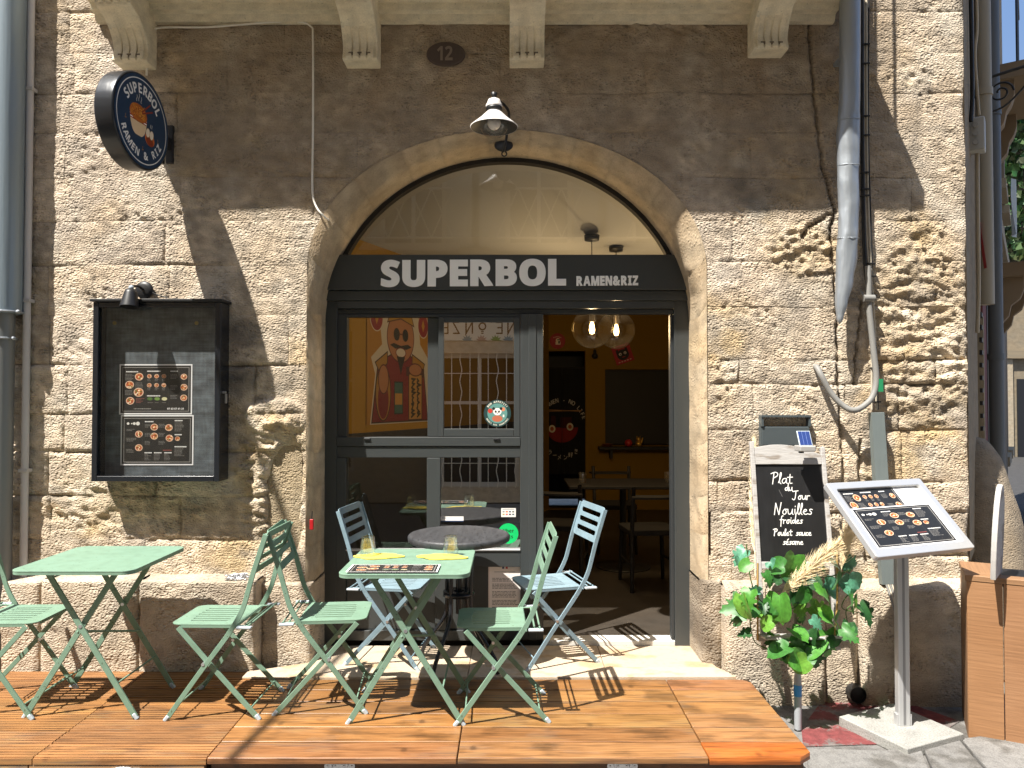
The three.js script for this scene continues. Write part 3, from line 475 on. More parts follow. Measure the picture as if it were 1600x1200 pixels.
// ---------------------------------------------------------------- the room behind the glass
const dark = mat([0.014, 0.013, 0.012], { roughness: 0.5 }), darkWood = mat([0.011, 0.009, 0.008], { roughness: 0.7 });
const ZB = -10, ib = (px, py) => W(px, py, -ZB);
{
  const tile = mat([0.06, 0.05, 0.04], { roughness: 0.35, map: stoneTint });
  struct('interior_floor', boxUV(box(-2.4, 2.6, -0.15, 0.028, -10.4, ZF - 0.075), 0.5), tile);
  const fl = new THREE.Group();
  const ceil = [V(-2.4, 3.08, ZF - 0.07), V(-2.4, 2.75, -5.7), V(-2.4, 2.75, -10.4)], cs = new THREE.Shape([new THREE.Vector2(4.60, 3.06), new THREE.Vector2(5.7, 2.75), new THREE.Vector2(10.4, 2.75), new THREE.Vector2(10.4, 3.35), new THREE.Vector2(4.60, 3.35)]);
  struct('ceiling', extr(cs, 5).rotateY(Math.PI / 2).translate(-2.4, 0, 0), mat([0.42, 0.415, 0.40], { roughness: 0.9 }));
  const bw = new THREE.Shape(); bw.moveTo(-0.2, -0.1); bw.lineTo(2.45, -0.1); bw.lineTo(2.45, 2.9); bw.lineTo(-0.2, 2.9); bw.closePath();
  const hole = (x0, x1, y0, y1) => { const h = new THREE.Path(); h.moveTo(x0, y0); h.lineTo(x1, y0); h.lineTo(x1, y1); h.lineTo(x0, y1); h.closePath(); bw.holes.push(h); };
  hole(0.36, 0.985, 0.03, 2.155); hole(1.25, 2.3, 0.885, 1.905);
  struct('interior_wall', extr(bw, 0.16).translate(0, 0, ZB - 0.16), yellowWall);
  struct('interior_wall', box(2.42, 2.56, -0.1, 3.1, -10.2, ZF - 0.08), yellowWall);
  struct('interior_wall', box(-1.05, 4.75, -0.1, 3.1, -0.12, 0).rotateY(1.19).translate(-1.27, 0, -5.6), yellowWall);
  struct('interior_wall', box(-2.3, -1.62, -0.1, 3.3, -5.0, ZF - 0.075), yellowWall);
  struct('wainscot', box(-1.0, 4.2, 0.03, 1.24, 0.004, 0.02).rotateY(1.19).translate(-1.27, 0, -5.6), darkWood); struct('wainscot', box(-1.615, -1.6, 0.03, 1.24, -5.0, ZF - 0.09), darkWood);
  // the kitchen behind the openings: plain dark room
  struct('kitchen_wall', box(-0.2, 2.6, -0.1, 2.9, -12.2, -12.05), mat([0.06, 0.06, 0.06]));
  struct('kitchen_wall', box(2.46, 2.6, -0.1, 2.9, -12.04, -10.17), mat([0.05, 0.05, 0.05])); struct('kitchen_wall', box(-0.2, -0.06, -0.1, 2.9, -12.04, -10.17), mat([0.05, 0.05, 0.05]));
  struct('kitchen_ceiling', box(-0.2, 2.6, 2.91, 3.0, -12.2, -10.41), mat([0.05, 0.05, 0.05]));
  // hatch screen and shelf
  const hs = thing('hatch_shelf', 'dark ledge under the black kitchen hatch in the yellow wall', 'shelf', [1.75, 0.84, ZB]);
  part('board', box(-0.6, 0.6, 0, 0.035, 0.002, 0.2, 0.004), dark, hs); part('support', box(-0.45, -0.42, -0.12, -0.001, 0.002, 0.15), dark, hs); part('support', box(0.42, 0.45, -0.12, -0.001, 0.002, 0.15), dark, hs);
  solo('hatch_blind', box(1.26, 2.29, 0.90, 1.90, ZB - 0.12, ZB - 0.10), mat([0.035, 0.032, 0.03], { roughness: 0.7 }), 'dull black blind filling the kitchen hatch', 'blind');
  // things on the ledge
  const red = mat([0.5, 0.03, 0.025], { roughness: 0.35 }), gold = mat([0.75, 0.45, 0.09], { metalness: 0.7, roughness: 0.35 });
  solo('paper_lantern', lathe([[0, 0], [0.02, 0.002], [0.045, 0.02], [0.052, 0.05], [0.043, 0.08], [0.02, 0.095], [0, 0.097]], 20).translate(1.545, 0.876, ZB + 0.1), red, 'small red round ornament on the dark hatch ledge', 'ornament');
  { const c = thing('figurine', 'small golden figurine with a raised arm on the dark hatch ledge', 'figurine', [1.68, 0.876, ZB + 0.1]); part('body', lathe([[0, 0], [0.04, 0.003], [0.045, 0.04], [0.03, 0.075], [0, 0.08]], 18), gold, c); part('head', new THREE.SphereGeometry(0.032, 16, 12).scale(1.1, 0.95, 1).translate(0, 0.098, 0), gold, c); for (const s of [-1, 1]) part('ear', new THREE.ConeGeometry(0.012, 0.022, 8).translate(s * 0.02, 0.133, 0), gold, c); part('arm', bar(V(0.035, 0.05, 0.01), V(0.052, 0.12, 0.015), 0.011, 0.009), gold, c); }
  solo('dish_stack', [0, 0.012, 0.024].map((y) => lathe([[0, y], [0.05, y + 0.002], [0.075, y + 0.012], [0.07, y + 0.013], [0.045, y + 0.006], [0, y + 0.005]], 20).translate(1.26, 0.876, ZB + 0.11)), mat([0.4, 0.12, 0.05], { roughness: 0.4 }), 'low stack of small reddish dishes at the left end of the ledge', 'dishes');
  // decorations on the yellow wall
  const mag = ctex(192, 192, (g, w) => { g.fillStyle = '#a3171b'; g.fillRect(0, 0, w, w); g.fillStyle = '#f0dcc0'; g.beginPath(); g.arc(100, 86, 26, 0, 7); g.fill(); g.fillRect(72, 104, 60, 36); g.fillStyle = '#2a1210'; g.fillRect(92, 74, 34, 12); g.fillRect(104, 96, 22, 30); g.fillStyle = '#e9b9a5'; for (let i = 0; i < 6; i++) g.fillRect(46 + i * 17, 34 + Math.abs(i - 2.5) * 5, 11, 13); });
  const p1 = ib(871, 533); solo('round_badge', [new THREE.CylinderGeometry(0.105, 0.105, 0.014, 32).rotateX(Math.PI / 2).translate(0, 0, 0.0075)].map((g) => boxUV(g, 1 / 0.21, [0.5, 0.5]).translate(p1.x, p1.y, ZB)), mat([1, 1, 1], { map: mag }), 'round red enamel badge above the dark doorway', 'wall badge');
  const sq = ctex(192, 192, (g, w) => { g.fillStyle = '#b3202b'; g.fillRect(0, 0, w, w); g.fillStyle = '#151012'; g.beginPath(); g.ellipse(96, 104, 62, 56, 0, 0, 7); g.fill(); g.fillRect(34, 40, 26, 50); g.fillRect(130, 40, 26, 50); g.fillStyle = '#d8c8b8'; for (const x of [70, 122]) { g.beginPath(); g.arc(x, 92, 15, 0, 7); g.fill(); } g.fillStyle = '#1a1010'; for (const x of [72, 120]) { g.beginPath(); g.arc(x, 94, 6, 0, 7); g.fill(); } g.fillStyle = '#c33'; g.fillRect(80, 124, 32, 8); g.fillStyle = '#e0b0a0'; for (let i = 0; i < 5; i++) g.fillRect(26 + i * 30, 166, 18, 10); });
  const p2 = ib(973, 553); { const o = solo('wall_poster', sheet(0.25, 0.25), mat([1, 1, 1], { map: sq }), 'tilted square red and black print on the yellow wall', 'poster'); o.position.set(p2.x, p2.y, ZB + 0.006); o.rotation.z = 0.33; }
  const p3 = ib(929, 553); { const o = thing('gourd_ornament', 'small dark gourd hanging on the yellow wall', 'ornament', [p3.x, p3.y - 0.07, ZB + 0.035]); part('gourd', lathe([[0, 0], [0.035, 0.01], [0.045, 0.04], [0.03, 0.07], [0.018, 0.08], [0.024, 0.095], [0.02, 0.115], [0.006, 0.13], [0, 0.13]], 20), dark, o); part('cord', bar(V(0, 0.13, 0), V(0, 0.2, -0.03), 0.003), dark, o); }
  // doorway curtain with its print
  const jp = (g, x, y, s, ch) => { const S = { ra: [[[.2, .15], [.8, .15]], [[.12, .4], [.88, .4], [.8, .62], [.35, .95]]], bar: [[[.1, .5], [.9, .48]]], me: [[[.75, .1], [.6, .5], [.15, .92]], [[.25, .35], [.8, .75]]], n: [[[.15, .2], [.4, .35]], [[.15, .9], [.6, .75], [.9, .3]]], suki: [[[.25, .1], [.12, .6], [.4, .9]], [[.38, .25], [.3, .7], [.08, .95]], [[.05, .42], [.45, .38]], [[.55, .2], [.92, .2], [.72, .45]], [[.72, .45], [.74, .95], [.6, .88]], [[.5, .58], [.98, .55]]], ki: [[[.2, .22], [.8, .16]], [[.18, .42], [.85, .36]], [[.38, .05], [.7, .62]], [[.3, .65], [.3, .88], [.75, .92]]] }[ch]; g.beginPath(); for (const q of S) q.forEach((p, i) => g[i ? 'lineTo' : 'moveTo'](x + p[0] * s, y + p[1] * s)); g.stroke(); };
  const cur = ctex(384, 768, (g, w, h) => {
    g.fillStyle = '#0b0a0a'; g.fillRect(0, 0, w, h); arcText(g, 'NO RAMEN - NO LIFE', 192, 420, 190, -Math.PI / 2, 0.145, 44, false, '#b9b4ac'); g.strokeStyle = '#a0764a'; g.lineWidth = 6; g.beginPath(); g.moveTo(40, 300); g.lineTo(350, 312); g.moveTo(44, 312); g.lineTo(352, 306); g.stroke();
    g.fillStyle = '#7c1c16'; g.beginPath(); g.ellipse(192, 430, 130, 110, 0, 0, Math.PI); g.fill(); g.fillStyle = '#3c100c'; g.fillRect(100, 345, 40, 90); g.fillRect(180, 355, 90, 80); for (const [x, y] of [[110, 440], [256, 425]]) { g.fillStyle = '#cfc3ac'; g.beginPath(); g.arc(x, y, 28, 0, 7); g.fill(); g.fillStyle = '#a55322'; g.beginPath(); g.arc(x, y, 15, 0, 7); g.fill(); }
    g.strokeStyle = '#b9b4ac'; g.lineWidth = 5; [['ra', 70, 590], ['bar', 112, 612], ['me', 152, 626], ['n', 198, 626], ['suki', 240, 608], ['ki', 286, 584]].forEach(([c, x, y]) => jp(g, x, y, 40, c));
  });
  const cw = 0.31; { const cu = thing('doorway_curtain', 'black split curtain with a printed bowl hanging in the back doorway', 'curtain', [0.675, 0.5, ZB - 0.05]);
    for (const k of [0, 1]) { const g = sheet(cw, 1.42, (x, y) => 0.012 * Math.sin(x * 40 + k) * (1 - (y + 0.7) / 1.6), 16, 4).translate(k ? cw / 2 + 0.003 : -cw / 2 - 0.003, 0.71, 0), uv = g.attributes.uv; for (let i = 0; i < uv.count; i++) uv.setX(i, uv.getX(i) * 0.5 + k * 0.5); part('curtain_panel', g, mat([1, 1, 1], { map: cur, roughness: 0.9 }), cu); }
    part('rod', bar(V(-0.31, 1.43, 0), V(0.31, 1.43, 0), 0.009), darkWood, cu); }
  // big wall print seen through the left window
  const fig = ctex(512, 512, (g, w, h) => {
    g.fillStyle = '#c98d14'; g.fillRect(0, 0, w, h); const P = (f, pts, st) => { g.beginPath(); pts.forEach((p, i) => g[i ? 'lineTo' : 'moveTo'](p[0], p[1])); g.closePath(); g.fillStyle = f; g.fill(); if (st) { g.strokeStyle = st; g.lineWidth = 5; g.stroke(); } }, E = (f, x, y, a, b, st) => { g.beginPath(); g.ellipse(x, y, a, b, 0, 0, 7); g.fillStyle = f; g.fill(); if (st) { g.strokeStyle = st; g.lineWidth = 5; g.stroke(); } };
    P('#e9dfcf', [[24, 512], [60, 300], [30, 230], [110, 170], [90, 60], [230, 10], [400, 20], [420, 150], [500, 220], [490, 300], [505, 512]]);
    E('#a3161c', 70, 60, 46, 56, '#efe3cf'); E('#a3161c', 446, 60, 46, 56, '#efe3cf'); P('#d9a22a', [[70, 30], [84, 60], [70, 90], [56, 60]]); P('#d9a22a', [[446, 30], [460, 60], [446, 90], [432, 60]]);
    P('#8e1218', [[36, 505], [80, 250], [180, 210], [340, 210], [450, 260], [490, 505]], '#2a0b08'); P('#c08d2c', [[60, 250], [150, 200], [150, 250], [90, 290]], '#3a1a08'); P('#c08d2c', [[350, 200], [460, 240], [440, 290], [350, 250]], '#3a1a08');
    E('#c9885a', 256, 130, 108, 112, '#5c1410'); P('#c99a2c', [[150, 70], [180, 8], [335, 8], [364, 70], [256, 46]], '#5c2a08'); E('#0d0b0b', 222, 118, 24, 28); E('#0d0b0b', 292, 118, 24, 28); g.fillStyle = '#6a2212'; g.fillRect(240, 112, 34, 6);
    P('#140d0b', [[170, 168], [200, 158], [256, 168], [312, 158], [345, 168], [300, 182], [256, 178], [212, 182]]); E('#efe6dc', 256, 198, 40, 22, '#7a1512'); P('#140d0b', [[222, 216], [290, 216], [268, 262], [256, 300], [244, 262]]);
    E('#c08d2c', 120, 380, 56, 118, '#3a1a08'); E('#8a1015', 120, 410, 40, 80); E('#c9885a', 122, 320, 38, 62, '#5c1410'); P('#41706a', [[206, 330], [272, 330], [272, 470], [206, 470]], '#1c2a28'); P('#d9a24a', [[210, 380], [268, 380], [268, 430], [210, 430]]);
    P('#d7a24c', [[322, 290], [436, 290], [436, 500], [322, 500]], '#3a1a08'); E('#c9885a', 378, 270, 56, 28, '#5c1410'); P('#4a120c', [[300, 258], [326, 258], [326, 300], [300, 300]]); P('#4a120c', [[434, 262], [456, 262], [456, 304], [434, 304]]);
    g.strokeStyle = '#15100c'; g.lineWidth = 9; g.lineCap = 'round'; const r = rng(9); for (let c = 0; c < 2; c++) for (let i = 0; i < 9; i++) { const x = 345 + c * 46, y = 312 + i * 20; g.beginPath(); g.moveTo(x + r() * 8, y); g.lineTo(x + 22 * r() + 8, y + 12 * r()); g.lineTo(x + 8 * r(), y + 15); g.stroke(); }
  });
  { const o = solo('wall_print', sheet(1.06, 0.98), mat([0.42, 0.42, 0.42], { map: fig, roughness: 0.7 }), 'large print of a laughing bearded man in a red robe behind the left window', 'wall print'); o.rotation.y = 1.19; const t = 0.84; o.position.set(-1.27 + Math.cos(1.19) * t + 0.006, 1.79, -5.6 - Math.sin(1.19) * t + 0.003); }
  // pendant lamps: clear globes on cords, lit
  const glow = mat([0, 0, 0], { emissive: lin(1, 0.62, 0.22), emissiveIntensity: 6 });
  const globeGlass = mat([1, 0.97, 0.9], { phys: true, transmission: 1, thickness: 0, roughness: 0.0, ior: 1.8 });
  [[925, 513, 365, 5.62, 'left'], [963, 516, 383, 6.03, 'right']].forEach(([px, py, pc, Z, w]) => {
    const c = W(px, py, Z), y1 = 2.745; const L = thing('pendant_lamp', 'clear glass globe pendant with glowing bulb, the ' + w + ' one of the pair', 'pendant lamp', [c.x, c.y, c.z], 0, 'globe pendants in the shop');
    part('globe', new THREE.SphereGeometry(0.152, 40, 28), globeGlass, L); part('bulb', lathe([[0, -0.045], [0.016, -0.04], [0.022, -0.015], [0.018, 0.02], [0.011, 0.045], [0, 0.046]], 16), glow, L);
    part('socket', lathe([[0.012, 0.046], [0.022, 0.05], [0.024, 0.11], [0.03, 0.15], [0, 0.152]], 16), mat([0.05, 0.04, 0.03], { metalness: 0.6, roughness: 0.4 }), L); part('cord', bar(V(0, 0.15, 0), V(0, y1 - c.y - 0.03, 0), 0.0035), black, L); part('canopy', lathe([[0, y1 - c.y - 0.04], [0.055, y1 - c.y - 0.04], [0.058, y1 - c.y], [0, y1 - c.y]], 24), dark, L);
    const p = new THREE.PointLight(lin(1, 0.74, 0.42), 0.7, 0, 2); p.position.copy(c); p.castShadow = true; scene.add(p);
  });
  // tables, chairs and glasses inside
  function cafeChair(label, pos, turn) {
    const c = thing('wooden_chair', label, 'chair', pos, turn, 'dark chairs inside the shop'), H = 0.8;
    part('seat', extr(rrect(0.40, 0.40, 0.06), 0.03, 0.006).rotateX(-Math.PI / 2).translate(0, 0.43, 0), darkWood, c);
    for (const x of [-1, 1]) { part('leg', bar(V(x * 0.18, 0, 0.19), V(x * 0.165, 0.435, 0.17), 0.014, 0.02), darkWood, c); part('leg', tube([V(x * 0.19, 0, -0.23), V(x * 0.175, 0.43, -0.18), V(x * 0.18, H, -0.25)], 0.017, 16), darkWood, c); }
    const bs = []; for (let i = 0; i <= 12; i++) { const a = -0.19 + 0.38 * i / 12; bs.push(V(a, 0, -0.25 - 0.035 * (1 - (a / 0.19) ** 2))); } const sh = new THREE.Shape([[-0.008, -0.075], [0.008, -0.075], [0.008, 0.075], [-0.008, 0.075]].map((p) => new THREE.Vector2(...p)));
    part('backrest', new THREE.ExtrudeGeometry(sh, { steps: 14, extrudePath: new THREE.CatmullRomCurve3(bs.map((p) => V(p.x, H - 0.07, p.z))), bevelEnabled: false }), darkWood, c);
    for (const x of [-1, 1]) part('stretcher', bar(V(x * 0.175, 0.2, 0.18), V(x * 0.182, 0.2, -0.2), 0.009), darkWood, c);
    return c;
  }
  cafeChair('dark wooden chair turned away just inside the open door', [1.08, 0.028, -5.95], Math.PI + 0.1);
  cafeChair('dark wooden chair behind the inside table, back to the yellow wall', [1.0, 0.028, -7.3], 0); cafeChair('dark wooden chair at the left end of the inside table', [0.42, 0.028, -6.15], Math.PI - 0.25);
  const it = thing('cafe_table', 'dark square table set with glasses inside the shop', 'table', [0.98, 0.028, -6.6]); part('tabletop', box(-0.5, 0.5, 0.715, 0.742, -0.32, 0.32, 0.006), darkWood, it); part('column', bar(V(0, 0.03, 0), V(0, 0.714, 0), 0.03), dark, it); part('foot_plate', lathe([[0, 0], [0.24, 0], [0.24, 0.012], [0.05, 0.035], [0, 0.036]], 28), dark, it);
}
function tumbler(label, x, y, z, up, group) {
  const o = thing('drinking_glass', label, 'glass', [x, y, z], 0, group), m = mat([1, 1, 1], { phys: true, transmission: 1, thickness: 0, roughness: 0.0, ior: 2.1 });
  const pts = [[0, 0.001], [0.027, 0.001], [0.029, 0.004], [0.036, 0.088], [0.0345, 0.09], [0.0325, 0.086], [0.0265, 0.016], [0, 0.014]], g = lathe(pts, 30), p = g.attributes.position;
  for (let i = 0; i < p.count; i++) { const a = Math.atan2(p.getZ(i), p.getX(i)), yy = p.getY(i), k = 1 + 0.035 * Math.cos(a * 10) * (1 - sm(yy, 0.035, 0.06)); p.setX(i, p.getX(i) * k); p.setZ(i, p.getZ(i) * k); } g.computeVertexNormals();
  if (!up) g.rotateX(Math.PI).translate(0, 0.0915, 0).scale(1.14, 1.04, 1.14);
  part('cup', g, m, o); return o;
}
tumbler('clear glass on the inside table near the curtain', 0.62, 0.77, -6.55, true); tumbler('clear glass on the right end of the inside table', 1.38, 0.77, -6.6, true);
// ---------------------------------------------------------------- things fixed to the front
// lamp over the arch
{
  const b = W(787, 229, 4.33), s = W(772, 196, 4.02), L = thing('wall_lamp', 'white conical lamp with a clear globe on a black gooseneck above the arch', 'wall lamp', [b.x, b.y, b.z]);
  const c = s.clone().sub(b), lampMat = mat([0.70, 0.67, 0.63], { roughness: 0.4 }), inner = mat([0.05, 0.05, 0.05], { roughness: 0.5 });
  part('back_plate', lathe([[0, 0], [0.048, 0], [0.055, 0.008], [0.05, 0.02], [0.02, 0.032], [0, 0.034]], 30).rotateX(1.0), black, L);
  part('arm', tube([V(0, 0, 0.01), V(0, -0.045, 0.05), V(0.012, -0.01, 0.085), V(0.02, 0.06, 0.06), V(0.03, 0.16, 0.11), V(c.x * 0.6 + 0.01, c.y + 0.16, c.z - 0.07), V(c.x, c.y + 0.135, c.z)], 0.008, 60), black, L);
  part('ring', new THREE.TorusGeometry(0.014, 0.004, 8, 20).translate(0.004, -0.06, 0.05), black, L);
  const shade = part('shade', lathe([[0.128, -0.012], [0.130, -0.008], [0.075, 0.038], [0.038, 0.075], [0.036, 0.08]], 48).translate(c.x, c.y, c.z), lampMat, L);
  part('shade_lining', lathe([[0.126, -0.0115], [0.072, 0.034], [0.035, 0.072]], 48).translate(c.x, c.y, c.z), inner, shade);
  part('neck', [lathe([[0.036, 0.08], [0.044, 0.084], [0.044, 0.098], [0.03, 0.104]], 32).translate(c.x, c.y, c.z)], black, L); part('cap', lathe([[0.044, 0.1], [0.046, 0.108], [0.036, 0.128], [0.032, 0.14], [0.012, 0.15], [0, 0.152]], 32).translate(c.x, c.y, c.z), lampMat, L); part('finial', lathe([[0.012, 0.15], [0.013, 0.16], [0.018, 0.178], [0, 0.18]], 20).translate(c.x, c.y, c.z), black, L);
  part('globe', lathe([[0.06, 0.03], [0.076, 0.01], [0.074, -0.025], [0.052, -0.052], [0.02, -0.064], [0, -0.066]], 36).translate(c.x, c.y, c.z), glass, L); part('bulb', new THREE.SphereGeometry(0.036, 24, 18).translate(c.x, c.y + 0.012, c.z), mat([0.75, 0.72, 0.70], { roughness: 0.3 }), L);
}
// enamel number plate
{
  const p = W(697, 86, -ZW), n = thing('number_plate', 'oval dark brown house number plate reading 12 high on the wall', 'house number', [p.x, p.y, ZW + 0.002]), sh = new THREE.Shape(); sh.absellipse(0, 0, 0.112, 0.07, 0, Math.PI * 2);
  part('plate', extr(sh, 0.012, 0.006, { curveSegments: 40 }), mat([0.075, 0.052, 0.042], { roughness: 0.7, bumpMap: scuff, bumpScale: 0.004 }), n);
  for (const [c, x] of [['1', -0.042], ['2', 0.022]]) { const g = new TextGeometry(c, { font, size: 0.082, depth: 0.004, curveSegments: 6 }); g.computeBoundingBox(); g.translate(-(g.boundingBox.min.x + g.boundingBox.max.x) / 2 + x, -0.04, 0.0182).scale(0.8, 1, 1); part('digit', g, mat([0.22, 0.17, 0.13], { roughness: 0.6 }), n); }
}
// round projecting sign
{
  const X = -2.01, Y = W(222, 179, 3.82).y, ZC = -3.925, R0 = 0.252, s = thing('hanging_sign', 'round black box sign with noodle bowl and lettering projecting from the wall', 'sign', [X, Y, ZC], -0.1);
  const face = ctex(768, 768, (g, w) => {
    g.fillStyle = '#1a3854'; g.fillRect(0, 0, w, w); g.strokeStyle = '#e6e3dc'; g.lineWidth = 9; g.beginPath(); g.arc(384, 384, 352, 0, 7); g.stroke();
    g.lineWidth = 7; g.strokeStyle = '#e6e3dc'; g.lineJoin = 'round'; const big = (t, mid, st, sz, inn, r) => { arcText(g, t, 384, 384, r, mid, st, sz, inn, '#ece9e2'); };
    for (const o of [0, 2.5]) { big('SUPERBOL', -Math.PI / 2 - 0.02 + o / 900, 0.268, 112, false, 272 + o); big('RAMEN & RIZ', Math.PI / 2 + 0.04, 0.215, 88, true, 282 + o); }
    const E = (f, x, y, a, b, rot = 0, st) => { g.beginPath(); g.ellipse(x, y, a, b, rot, 0, 7); g.fillStyle = f; g.fill(); if (st) { g.strokeStyle = st; g.lineWidth = 4; g.stroke(); } };
    g.fillStyle = '#e8caa0'; g.beginPath(); g.moveTo(205, 350); g.bezierCurveTo(215, 480, 260, 520, 300, 520); g.lineTo(370, 520); g.bezierCurveTo(420, 500, 440, 440, 445, 350); g.fill(); g.fillStyle = '#a92a22'; g.fillRect(207, 372, 236, 13); g.fillStyle = '#fff'; g.fillRect(210, 386, 230, 8); g.fillStyle = '#a92a22'; g.fillRect(212, 395, 224, 9);
    E('#c06a26', 325, 338, 122, 66, 0, '#7a2f12'); E('#b5601f', 325, 318, 112, 62); const r = rng(4); g.lineWidth = 5; for (let i = 0; i < 70; i++) { g.strokeStyle = ['#e0a040', '#8a3d14', '#d07a28', '#c98a34'][i & 3]; g.beginPath(); g.arc(325 + (r() - 0.5) * 170, 318 + (r() - 0.5) * 80, 6 + r() * 16, r() * 6, r() * 6 + 3); g.stroke(); }
    g.strokeStyle = '#8a3422'; g.lineWidth = 13; g.beginPath(); g.moveTo(370, 310); g.lineTo(495, 200); g.moveTo(375, 320); g.lineTo(530, 250); g.stroke();
    E('#d06a2a', 490, 500, 70, 58, 0.25); E('#8c3618', 490, 520, 56, 36, 0.25); E('#f3e3c8', 462, 452, 28, 40, 0.2, '#b5905a'); E('#f3e3c8', 516, 458, 28, 40, 0.2, '#b5905a');
    g.strokeStyle = '#d9d2c0'; g.lineWidth = 6; for (const [x, y, k] of [[300, 240, 1], [330, 230, 1.2], [362, 240, 1], [500, 400, 0.6], [520, 400, 0.6]]) { g.beginPath(); g.moveTo(x, y); g.bezierCurveTo(x - 16 * k, y - 20 * k, x + 16 * k, y - 30 * k, x, y - 55 * k); g.stroke(); } g.strokeStyle = '#c58a3a'; g.lineWidth = 4; for (const [x, y] of [[150, 420], [390, 610], [610, 480]]) { g.beginPath(); g.arc(x, y, 12, 0.4, 2.7); g.moveTo(x, y); g.lineTo(x, y - 22); g.stroke(); }
  });
  const rim = lathe([[0, -0.05], [R0 - 0.012, -0.05], [R0 - 0.004, -0.049], [R0, -0.042], [R0, 0.042], [R0 - 0.004, 0.049], [R0 - 0.012, 0.05], [0, 0.05]], 72).rotateZ(-Math.PI / 2);
  part('case', rim, mat([0.016, 0.018, 0.022], { roughness: 0.28, bumpMap: scuff, bumpScale: 0.002 }), s);
  for (const k of [1, -1]) part('face', new THREE.CircleGeometry(R0 - 0.012, 72).rotateY(k * Math.PI / 2).translate(k * 0.052, 0, 0), mat([1, 1, 1], { map: face, roughness: 0.4 }), s);
  part('bracket', [box(-0.02, 0.02, -0.11, 0.11, ZW - ZC - 0.01, ZW - ZC + 0.015, 0.003), box(-0.015, 0.015, -0.03, 0.03, ZW - ZC + 0.01, -R0 + 0.03, 0.003), box(-0.015, 0.015, -0.14, 0.14, -R0 - 0.02, -R0 + 0.06, 0.003)], black, s);
}
// white cable from the sign to the fanlight
{
  const z = -ZW - 0.022, q = [[229, 118], [230, 95], [233, 60], [246, 44], [330, 42], [430, 34], [470, 34], [486, 42], [489, 60], [489, 200], [488, 290], [492, 318], [506, 338]].map(([a, b]) => W(a, b, z)); q.push(W(532, 355, 4.40), W(540, 360, 4.52));
  solo('wall_cable', tube(q, 0.006, 120, 6), mat([0.82, 0.78, 0.70], { roughness: 0.5 }), 'thin white cable running along the wall from the round sign to the arch', 'cable');
}
